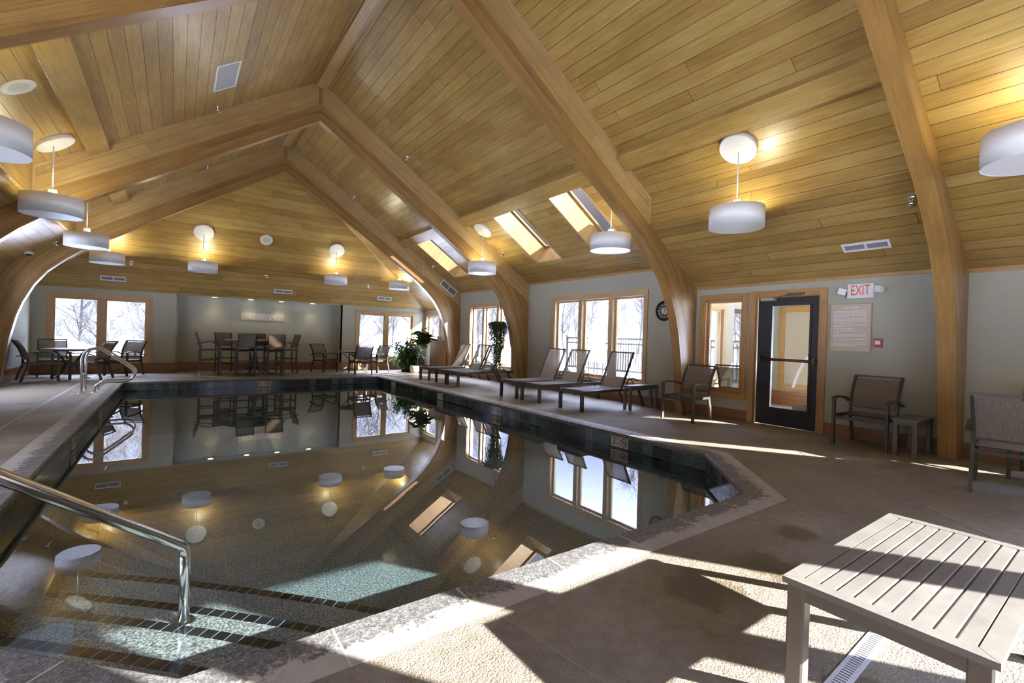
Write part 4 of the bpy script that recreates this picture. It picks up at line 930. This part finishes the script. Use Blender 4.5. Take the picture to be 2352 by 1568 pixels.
def round_table(name, label, x, y, r_, h, rz, pedestal):
    root = empty(name, label, 'table', (x, y, 0), rz)
    mb = MB(); mb.lathe([(0, h-.03), (r_-.02, h-.03), (r_, h-.022), (r_, h-.004), (r_-.006, h), (0, h)], n=48, sm=False); mb.build('tabletop', M_slat, root)
    mb = MB(); mb.tube(arc((0, 0, h-.045), r_*.62, 0, 2*PI, 32, (1, 0, 0), (0, 1, 0))[:-1], .012, 8, closed=True)
    if pedestal: mb.lathe([(.045, .12), (.045, h-.04)], n=16)
    else: mb.tube(arc((0, 0, .36), .13, 0, 2*PI, 24, (1, 0, 0), (0, 1, 0))[:-1], .011, 8, closed=True)
    mb.build('support', M_bronze, root)
    for k in range(4):
        a = PI/4+k*PI/2; c, s_ = math.cos(a), math.sin(a); Q = lambda r, z: (c*r, s_*r, z)
        if pedestal: P_ = smooth([Q(.04, .55), Q(.1, .3), Q(.26, .12), Q(.5, .03), Q(.60, .015)], 5)
        else: P_ = smooth([Q(r_*.86, h-.045), Q(r_*.62, h-.12), Q(.2, h-.26), Q(.13, .36), Q(.2, .2), Q(.36, .06), Q(.46, .018)], 5)
        mb = MB(); mb.sweep(P_, RECT(.022, .04), (-s_, c, 0)); mb.build('leg', M_bronze, root)
    return root
round_table('bar_table', 'round bar height table ringed by six stools', 1.93, 15.75, .80, 1.02, .3, True)
round_table('dining_table', 'round dining table before the far left window', -2.06, 15.47, .52, .72, .2, False)
round_table('dining_table', 'round dining table before the far right window', 4.79, 15.42, .52, .72, .5, False)
# loungers: head towards the right wall
def lounger_proto():
    root = empty('sun_lounger', '', 'lounger'); hw = .31
    mb = MB()
    for s_ in (1, -1): mb.sweep([(0, s_*(hw-.02), .345), (1.12, s_*(hw-.02), .36), (1.86, s_*(hw-.02), .36)], RECT(.05, .032), (0, 1, 0))
    mb.box((-.005, -hw+.03, .32), (.03, hw-.03, .365)); mb.box((1.84, -hw+.03, .34), (1.87, hw-.03, .38)); mb.box((1.08, -hw+.03, .335), (1.11, hw-.03, .36)); mb.build('frame', M_bronze, root)
    for s_ in (1, -1):
        mb = MB(); mb.box((-.005, s_*(hw-.022)-.024, 0), (.055, s_*(hw-.022)+.024, .37)); mb.build('leg', M_bronze, root)
        mb = MB(); mb.sweep([(1.60, s_*(hw-.045), .34), (1.78, s_*(hw-.045), .0)], RECT(.055, .03), (0, 1, 0)); mb.build('leg', M_bronze, root)
        mb = MB(); mb.tube(smooth([(1.18, s_*(hw+.005), .37), (1.2, s_*(hw+.008), .50), (1.26, s_*(hw+.01), .565), (1.38, s_*(hw+.01), .575), (1.5, s_*(hw+.01), .53)], 4), .013, 8, (0, 1, 0)); mb.build('arm', M_bronze, root)
    mb = MB(); w_ = hw-.035; k = 12
    for q in range(k):
        a, b = .01+1.07*q/k, .01+1.07*(q+1)/k; zz = lambda x: .385-.014*math.sin(PI*x/1.08)
        mb.face([(a, -w_, zz(a)), (b, -w_, zz(b)), (b, w_, zz(b)), (a, w_, zz(a))], [(a, 0), (b, 0), (b, 2*w_), (a, 2*w_)], 0, True); mb.face([(a, w_, zz(a)-.007), (b, w_, zz(b)-.007), (b, -w_, zz(b)-.007), (a, -w_, zz(a)-.007)], [(a, 2*w_), (b, 2*w_), (b, 0), (a, 0)], 0, True)
    mb.build('seat', M_sling, root)
    bk = [(1.09, .39), (1.16, .52), (1.30, .82), (1.39, 1.02), (1.425, 1.075)]
    back = empty('backrest', None, None); back.parent = root
    mb = MB()
    for s_ in (1, -1): mb.sweep(smooth([(x, s_*(hw-.035), z) for x, z in bk], 3), RECT(.04, .026), (0, 1, 0))
    mb.sweep([(1.425, -hw+.02, 1.075), (1.425, hw-.02, 1.075)], RECT(.03, .035), (1, 0, 0)); mb.tube([(1.24, -hw+.05, .69), (1.55, -hw+.05, .37)], .010, 6, (0, 1, 0)); mb.tube([(1.24, hw-.05, .69), (1.55, hw-.05, .37)], .010, 6, (0, 1, 0)); mb.build('back_frame', M_bronze, back)
    mb = MB(); P_ = smooth([(x, 0, z) for x, z in bk], 3); w_ = hw-.05
    for a, b in zip(P_[:-1], P_[1:]): mb.face([(a.x-.016, -w_, a.z), (a.x-.016, w_, a.z), (b.x-.016, w_, b.z), (b.x-.016, -w_, b.z)], [(a.z, 0), (a.z, 2*w_), (b.z, 2*w_), (b.z, 0)], 0, True)
    mb.build('back_sling', M_sling, back)
    return root
lp = lounger_proto()
for k, (y, lab) in enumerate(((12.56, 'sun lounger farthest from the camera, next to the arch foot'), (11.525, 'middle lounger of the far group before the tall window'), (10.855, 'sun lounger of the far group with the hanging plant behind it'), (8.30, 'farthest of the three sun loungers before the wide window'), (7.53, 'middle of the three sun loungers before the wide window'), (6.32, 'sun lounger next to the small side table'))):
    if k == 0: lp.location = (5.93, y, 0); tag(lp, lab, None, 'sling sun loungers')
    else: dup(lp, (5.93, y, 0), 0, lab, 'sling sun loungers')
def side_table(name, label, x0, x1, y0, y1, h, slats, cat='table', lw=.05):
    cx, cy = (x0+x1)/2, (y0+y1)/2; root = empty(name, label, cat, (cx, cy, 0)); a, b = (x1-x0)/2, (y1-y0)/2
    fw_ = .05 if slats > 4 else .03
    mb = MB(); t = .022
    def frame(P): mb.poly(P)
    # mitred border
    I = [(-a+fw_, -b+fw_), (a-fw_, -b+fw_), (a-fw_, b-fw_), (-a+fw_, b-fw_)]; O = [(-a, -b), (a, -b), (a, b), (-a, b)]
    for k in range(4):
        j = (k+1) % 4; g_ = .0012
        o0_, o1_, i1_, i0_ = [Vector((*p, 0)) for p in (O[k], O[j], I[j], I[k])]; c_ = (o0_+o1_+i1_+i0_)/4
        q4 = [p+(c_-p).normalized()*g_ for p in (o0_, o1_, i1_, i0_)]
        T_ = [(p.x, p.y, h) for p in q4]; B_ = [(p.x, p.y, h-t) for p in q4]; mb.poly(T_); mb.poly(list(reversed(B_)))
        for m_ in range(4): mb.poly([B_[m_], B_[(m_+1) % 4], T_[(m_+1) % 4], T_[m_]])
    top_ = mb.build('top_frame', M_slat, root)
    sw = (2*b-2*fw_)/slats
    if slats > 4:
        for k in range(slats):
            mb = MB(); y0_ = -b+fw_+k*sw; gg = .0022; z0 = h-t; ch = .004
            pr = [(y0_+gg, z0), (y0_+sw-gg, z0), (y0_+sw-gg, h-ch), (y0_+sw-gg-ch, h-.001), (y0_+gg+ch, h-.001), (y0_+gg, h-ch)]
            xx0, xx1 = -a+fw_+.0015, a-fw_-.0015
            for m_ in range(len(pr)): p, q = pr[m_], pr[(m_+1) % len(pr)]; mb.poly([(xx0, *p), (xx1, *p), (xx1, *q), (xx0, *q)], (1, 0, 0))
            mb.poly([(xx0, *p) for p in pr]); mb.poly([(xx1, *p) for p in pr]); mb.build('slat', M_slat, root)
    else:
        mb = MB(); mb.box((-a+fw_, -b+fw_, h-t), (a-fw_, b-fw_, h-.001)); mb.build('top_panel', M_slat, root)
    mb = MB(); ins = .03
    for s_ in (1, -1):
        mb.box((-a+ins, s_*(b-ins)-.012, h-t-.05), (a-ins, s_*(b-ins)+.012, h-t)); mb.box((s_*(a-ins)-.012, -b+ins, h-t-.05), (s_*(a-ins)+.012, b-ins, h-t))
    mb.build('apron', M_bronze2, root)
    for sx in (1, -1):
        for sy in (1, -1):
            mb = MB(); x_, y_ = sx*(a-lw/2-.012), sy*(b-lw/2-.012); e_ = .006
            pr = [(-lw/2, -lw/2+e_), (-lw/2+e_, -lw/2), (lw/2-e_, -lw/2), (lw/2, -lw/2+e_), (lw/2, lw/2-e_), (lw/2-e_, lw/2), (-lw/2+e_, lw/2), (-lw/2, lw/2-e_)]
            mb.sweep([(x_, y_, 0), (x_, y_, h-t)], pr, (0, 1, 0)); mb.build('leg', M_bronze2, root)
    return root
M_bronze2 = plain('warm grey metal', (.17, .15, .125), .32, .25)
side_table('coffee_table', 'grey slatted coffee table in the right foreground', 1.808, 2.977, .223, .778, .45, 9, lw=.058)
side_table('side_table', 'narrow side table next to the chair under the caution board', 7.16, 7.84, 1.63, 1.89, .45, 3)
side_table('side_table', 'narrow side table between the last lounger and the clock', 6.96, 7.80, 5.765, 5.965, .46, 3)

# floor drain
root = empty('floor_drain', 'white slotted trench drain under the coffee table', 'drain', (2.30, .69, .0), math.radians(2))
M_drainw = plain('drain white', (.55, .56, .60), .5)
mb = MB(); mb.box((-.62, -.034, .0008), (.55, .034, .004)); mb.build('cover', M_drainw, root)
mb = MB()
for k in range(60):
    x = -.6+k*.0192; mb.box((x, -.018, .0042), (x+.0045, .018, .0048))
mb.build('slots', M_ink, root)

# ------------------------------------------------------------------ plants
def leaf(mb, base, d, up, ln, wd, droop, seg=4, shape=None):
    d = Vector(d).normalized(); s_ = d.cross(Vector(up)); s_ = s_.normalized() if s_.length > 1e-4 else d.orthogonal().normalized(); p = Vector(base); prev = None
    for k in range(seg+1):
        t = k/seg; wv = wd*(shape(t) if shape else math.sin(PI*min(1, .06+t*.94))**.8)/2
        n_ = s_.cross(d); L_, R_ = p-s_*wv+n_*wv*.25, p+s_*wv+n_*wv*.25
        if prev is not None: mb.face([prev[0], prev[2], p, L_], [(0, 0)]*4, 0, True); mb.face([prev[2], prev[1], R_, p], [(0, 0)]*4, 0, True)
        prev = (L_, R_, Vector(p)); p = p+d*(ln/seg); d = (d+Vector((0, 0, -droop/seg))).normalized()
rp = random.Random(11)
root = empty('bushy_plant', 'bushy potted plant with narrow drooping leaves at the far right window', 'plant', (6.72, 15.72, 0))
mb = MB(); st = MB()
for k in range(56):
    a = rp.uniform(0, 2*PI); r_ = .52*math.sqrt(rp.random()); hgt = rp.uniform(.55, 1.25)*(1.0-.4*(r_/.52)**2)+.12; tip = Vector((math.cos(a)*r_*1.2, math.sin(a)*r_*.8, hgt)); pth = smooth([(math.cos(a)*.05, math.sin(a)*.05, .22), (tip.x*.4, tip.y*.4, hgt*.6), tip], 3); st.tube(pth, .009, 6)
    for q in range(34):
        t = rp.uniform(.22, 1); b = pth[min(len(pth)-1, int(t*(len(pth)-1)))]; aa = rp.uniform(0, 2*PI); leaf(mb, b, (math.cos(aa), math.sin(aa), rp.uniform(-.1, .8)), (0, 0, 1), rp.uniform(.22, .38), rp.uniform(.04, .062), rp.uniform(.9, 2.2))
mb.build('foliage', M_leaf, root); st.build('stems', M_stem, root)
mb = MB(); mb.lathe([(0, 0), (.17, 0), (.2, .25), (.18, .25), (.17, .22), (0, .22)], n=24); mb.build('pot', M_bronze, root)
root = empty('fiddle_leaf_fig', 'fiddle leaf fig with broad leaves in a cream pot', 'plant', (6.80, 15.02, 0))
mb = MB(); mb.lathe([(0, .0), (.15, 0), (.2, .03), (.225, .1), (.225, .235), (.215, .25), (.195, .25), (.19, .21), (0, .21)], n=32); mb.build('pot', M_pot, root)
mb = MB(); mb.lathe([(0, .215), (.19, .215)], n=24); mb.build('soil', M_soil, root)
mb = MB(); tr = smooth([(0.03, 0, .2), (.04, .01, .6), (.05, .02, .95), (.13, .02, 1.2), (.18, .03, 1.46)], 4); mb.tube(tr, .013, 8); t2 = smooth([(.05, .02, .95), (.25, .0, 1.1), (.36, -.05, 1.25)], 4); mb.tube(t2, .01, 8); mb.build('trunk', M_stem, root)
mb = MB(); fid = lambda t: (.35+.35*math.sin(t*PI*.9)+.5*math.sin(PI*t)**2*(t**1.2)*1.6)*min(1, (1-t)*6)*min(1, .2+t*6)
for k in range(76):
    tt = tr if k % 2 else t2; b = tt[rp.randrange(len(tt)//2 if tt is tr else 3, len(tt))]; aa = rp.uniform(0, 2*PI); leaf(mb, b, (math.cos(aa), math.sin(aa)*.8, rp.uniform(-.25, .8)), (0, 0, 1), rp.uniform(.28, .42), rp.uniform(.22, .31), rp.uniform(.3, 1.1), 5, fid)
mb.build('foliage', M_leaf2, root)
root = empty('hanging_plant', 'trailing plant hanging from the second arch before the tall window', 'plant', (6.93, 10.25, 1.62))
mb = MB()
for k in range(230):
    a = rp.uniform(0, 2*PI); r_ = rp.uniform(.06, .25)*(1 if rp.random() < .7 else 1.15); core = r_ < .17; ln = rp.uniform(.6, 1.30) if core and rp.random() < .75 else rp.uniform(.12, .6)
    P_ = smooth([(math.cos(a)*.05, math.sin(a)*.05, .02), (math.cos(a)*r_*.8, math.sin(a)*r_*.8, .06+rp.uniform(0, .06)), (math.cos(a)*r_, math.sin(a)*r_, -.06), (math.cos(a)*r_*.75, math.sin(a)*r_*.75, -.06-ln)], 3)
    seg = int(ln/.024)+7
    for q in range(seg):
        t = q/seg*(len(P_)-1); i0 = int(t); b = P_[i0].lerp(P_[min(i0+1, len(P_)-1)], t-i0); aa = rp.uniform(0, 2*PI); leaf(mb, b, (math.cos(aa), math.sin(aa), -.5), (0, 0, 1), rp.uniform(.05, .085), rp.uniform(.022, .034), .8, 2)
mb.build('foliage', M_leaf3, root)
mb = MB(); mb.lathe([(0, -.1), (.08, -.09), (.11, 0), (.10, .02), (0, .02)], n=16); mb.build('basket', M_bronze, root)
mb = MB()
for k in range(3): a = k*2*PI/3; mb.tube([(math.cos(a)*.1, math.sin(a)*.1, .02), (.06, -.02, .56)], .0035, 5)
mb.tube(smooth([(.06, -.02, .54), (.045, -.02, .60), (.07, -.02, .66), (.11, -.02, .62)], 4), .006, 6, (0, 1, 0)); mb.build('hanger', M_black, root)

# ------------------------------------------------------------------ outside
def ground():
    mb = MB(); xs = [-60, -30, -14, -8, -4, 0, 4, 8.08, 9, 11, 14, 18, 24, 34, 60, 110]; ys = [-80, -40, -20, -8, -1.7, 4, 9, 13, 16.95, 18.5, 20, 23, 28, 36, 60, 110]
    def h(x, y):
        inside = -3.2 < x < 8.1 and -1.68 < y < 17.3
        z = -.12
        if y > 17.4: z -= min(3.2, (y-17.4)*.42)*(1 if x < 7 else max(0, 1-(x-7)/8))
        if x > 14: z += min(2.2, (x-14)*.05)
        if inside: z = -2.2
        return z+(.10*math.sin(x*.7+y*.4) if not inside and (x > 9 or y > 18) else 0)
    for i in range(len(xs)-1):
        for j in range(len(ys)-1):
            a, b, c, d = xs[i], xs[i+1], ys[j], ys[j+1]
            if a >= -4 and b <= 8.09 and c >= -1.71 and d <= 16.96: continue
            mb.face([(a, c, h(a, c)), (b, c, h(b, c)), (b, d, h(b, d)), (a, d, h(a, d))], [(a, c), (b, c), (b, d), (a, d)], 0, True)
    return mb
struct(ground(), 'ground', M_snow)
def tree_proto(seed, H, spread, fine):
    rt = random.Random(seed); tr = MB(); br = MB()
    root = empty('bare_tree', 'bare leafless tree in the snowy woods outside', 'tree', group='bare trees outside')
    def limb(mb, p, d, ln, r_, lvl):
        pts = [Vector(p)]; n_ = 4
        for q in range(n_): d = (d+Vector((rt.gauss(0, .13), rt.gauss(0, .13), rt.gauss(.05, .08)))).normalized(); pts.append(pts[-1]+d*ln/n_)
        for q in range(n_):
            ra_, rb = r_*(1-q/n_*.6), r_*(1-(q+1)/n_*.6); A, B = pts[q], pts[q+1]; t = (B-A).normalized(); s1 = t.orthogonal().normalized(); s2 = t.cross(s1); k = 6 if lvl == 0 else (4 if lvl == 1 else 3)
            for j in range(k):
                a0, a1 = 2*PI*j/k, 2*PI*(j+1)/k; v = lambda c, rad, a: c+s1*rad*math.cos(a)+s2*rad*math.sin(a)
                mb.face([v(A, ra_, a0), v(A, ra_, a1), v(B, rb, a1), v(B, rb, a0)], [(0, 0)]*4, 0, True)
        if lvl < fine:
            for q in range((24 if lvl == 0 else 9 if lvl == 1 else 7)):
                t = rt.uniform(.25 if lvl == 0 else .15, 1); i0 = min(n_-1, int(t*n_)); b = pts[i0].lerp(pts[i0+1], t*n_-i0); a = rt.uniform(0, 2*PI); dd = (d*rt.uniform(.3, .9)+Vector((math.cos(a), math.sin(a), rt.uniform(-.1, .5)))*spread).normalized()
                limb(br, b, dd, ln*(rt.uniform(.14, .23) if lvl == 0 else rt.uniform(.3, .55)), max(.005, r_*rt.uniform(.28, .42)), lvl+1)
    limb(tr, (0, 0, -.3), Vector((0, 0, 1)), H, H*.011, 0)
    tr.build('trunk', M_bark if seed % 2 else M_bark2, root); br.build('branches', M_bark if seed % 2 else M_bark2, root)
    return root
protos = [tree_proto(1, 10, .8, 3), tree_proto(2, 9, .7, 3), tree_proto(3, 10.5, .8, 3), tree_proto(4, 9.5, .75, 3)]
rt = random.Random(5); spots = []
for r_ in range(6):   # rows of slender trees in the woods behind the end wall
    for q in range(9): spots.append((-12+q*3.9+(r_ % 2)*1.95+rt.uniform(-.25, .25), 24.2+r_*3.9+rt.uniform(-.25, .25), -3.1, rt.uniform(.8, 1.05)))
for r_ in range(4):   # smaller trees beyond the fence
    for q in range(11): spots.append((20.5+r_*3.1+rt.uniform(-.2, .2), 11+q*2.9+(r_ % 2)*1.4+q*r_*.16, .2, rt.uniform(.42, .62)))
for k, (x, y, z, s_) in enumerate(spots):
    if k < 4: o = protos[k]; o.location = (x, y, z); o.rotation_euler = (0, 0, rt.uniform(0, 6))
    else: o = dup(protos[k % 4], (x, y, z), rt.uniform(0, 6))
    o.scale = (s_, s_, s_)
# black metal fence beyond the wide window
def fence(x, ya, yb, label):
    root = empty('metal_fence', label, 'fence', (x, (ya+yb)/2, -.05)); h2 = (yb-ya)/2
    for z in (1.46, 1.26, .22):
        mb = MB(); mb.box((-.03, -h2, z-.034), (.03, h2, z+.034)); mb.build('rail', M_black, root)
    n_ = int((yb-ya)/2.4)
    for k in range(n_+1):
        y = -h2+2*h2*k/n_; mb = MB(); mb.box((-.045, y-.045, -.1), (.045, y+.045, 1.56)); mb.build('post', M_black, root)
    mb = MB(); y = -h2+.12
    while y < h2: mb.box((-.015, y-.015, .2), (.015, y+.015, 1.46)); y += .125
    mb.build('pickets', M_black, root)
fence(14.0, 7.4, 15.2, 'black picket fence in the snow beyond the wide window')
for y, lab in ((13.6, 'left one of two white boards standing in the snow'), (13.12, 'right one of two white boards standing in the snow')):
    root = empty('white_board', lab, 'board', (13.9, y, -.05)); mb = MB(); mb.box((-.03, -.2, .5), (.03, .2, 1.76)); mb.build('panel', M_snow, root)
    for s_ in (-.15, .15):
        mb = MB(); mb.box((-.02, s_-.02, -.1), (.02, s_+.02, .5)); mb.build('leg', M_bark, root)
# snowy roof of a lower building outside the far left window
root = empty('snowy_roof', 'snow covered roof edge outside the far left window', 'roof', (-4.5, 23.5, -2.0))
mb = MB(); mb.poly([(-3, -2.5, 4.0), (2.9, -2.5, 2.0), (2.9, 3.5, 2.0), (-3, 3.5, 4.0)]); mb.poly([(-3, -2.5, 3.7), (2.9, -2.5, 1.8), (2.9, -2.5, 2.0), (-3, -2.5, 4.0)]); mb.poly([(2.9, -2.5, 1.8), (2.9, 3.5, 1.8), (2.9, 3.5, 2.0), (2.9, -2.5, 2.0)]); mb.build('snow_layer', M_snow, root)
mb = MB(); mb.box((-2.9, -2.3, -1), (2.4, 3.3, 1.75)); mb.build('walls', M_bark2, root)
for k in range(4):
    mb = MB(); x = .35+k*.62; z = 4.0-(x+3)/5.9*2.0; mb.box((x-.18, -2.55, z-.03), (x+.2, -2.2, z+.04), Matrix.Translation((x, 0, z)) @ Matrix.Rotation(.33, 4, 'Y') @ Matrix.Translation((-x, 0, -z))); mb.build('bare_patch', plain('shingle', (.12, .12, .16), .8), root)
# vestibule beyond the exit door
VX, VY0, VY1, VZ = 11.1, .35, 5.2, 2.5
VW = [(8.56, 9.06, .5, 2.02)]; VD = (9.50, 10.35, 0, 2.06)
wall_with_holes('wall_vestibule', 'y', VY1, VY1+.16, XR+.22, VX+.16, -.1, 4.3, [VW[0], VD], M_wall)
wall_with_holes('wall_vestibule', 'x', VX, VX+.16, VY0-.16, VY1, -.1, 4.3, [(1.0, 3.3, .5, 2.1)], M_wall)
wall_with_holes('wall_vestibule', 'y', VY0, VY0-.16, XR+.22, VX+.16, -.1, 4.3, [(8.5, 10.98, .3, 2.36)], M_wall)
mb = MB(); mb.box((XR+.22, VY0, VZ), (VX, VY1, VZ+.05)); struct(mb, 'ceiling_vestibule', M_ceil)
mb = MB(); mb.box((XR+.2, VY0-.5, 4.3), (VX+.6, VY1+.4, 4.45)); struct(mb, 'ceiling_vestibule', M_snow)  # unseen snow roof; it and the walls are raised to shade the wide window
mb = MB(); mb.box((XR+.2, VY0, -.06), (VX, VY1, 0)); struct(mb, 'floor_vestibule', M_deck)
mb = MB(); mb.box((XR, DOOR[0], -.03), (XR+.22, DOOR[1], .001)); struct(mb, 'floor_threshold', M_bronze)
mb = MB(); mb.box((VX-.02, 3.4, 0), (VX, VY1, .3)); struct(mb, 'baseboard_vestibule', M_red)
window('y', VY1, VW[0], 0, depth_=.05, trim=.1)
root = empty('door_2', None, None, kind='structure')
mb = MB(); a, b, c, d = VD
for lo, hi in (((a, VY1+.05, .0), (a+.09, VY1+.1, d)), ((b-.09, VY1+.05, 0), (b, VY1+.1, d)), ((a+.09, VY1+.05, d-.1), (b-.09, VY1+.1, d)), ((a+.09, VY1+.05, 0), (b-.09, VY1+.1, .22))): mb.box(lo, hi)
lf = mb.build('door_leaf', M_brick, root); mb = MB(); mb.box((a+.09, VY1+.07, .22), (b-.09, VY1+.076, d-.1)); mb.build('pane', M_glass, lf)
# framed opening on the vestibule's end wall with the fitness machine before it
root = empty('wall_mirror', 'wood framed wall panel seen through the exit door glass', 'mirror', (VX, 4.55, 1.3))
mb = MB()
for lo, hi in (((-.03, -.85, -.95), (0, -.75, .88)), ((-.03, .33, -.95), (0, .43, .88)), ((-.03, -.75, .76), (0, .33, .88)), ((-.03, -.75, -.95), (0, .33, -.83))): mb.box(lo, hi)
mb.build('frame', M_door_trim, root)
mb = MB(); mb.box((-.012, -.75, -.83), (0, .33, .76)); mb.build('panel', plain('mirror beige', (.42, .38, .30), .25), root)
root = empty('exercise_machine', 'grey exercise machine seen through the exit door glass', 'machine', (10.55, 4.05, 0))
mb = MB(); mb.box((-.25, -.3, 0), (.25, .3, .06)); mb.box((-.04, -.04, 0), (.04, .04, .5)); mb.build('base', M_black, root)
for s_ in (.18, -.12):
    mb = MB(); mb.tube(smooth([(0, s_+.22, .42), (0, s_+.12, .75), (0, s_-.02, 1.05), (0, s_-.12, 1.18)], 5), .03, 10, (1, 0, 0)); mb.build('handlebar', plain('machine grey', (.42, .42, .46), .35), root)
mb = MB(); mb.sweep([(.05, -.1, .45), (.05, .15, 1.12)], RECT(.07, .05), (1, 0, 0)); mb.build('mast', M_black, root)
mb = MB(); mb.box((-.05, -.32, 1.10), (.08, .12, 1.16)); mb.build('console', M_black, root)
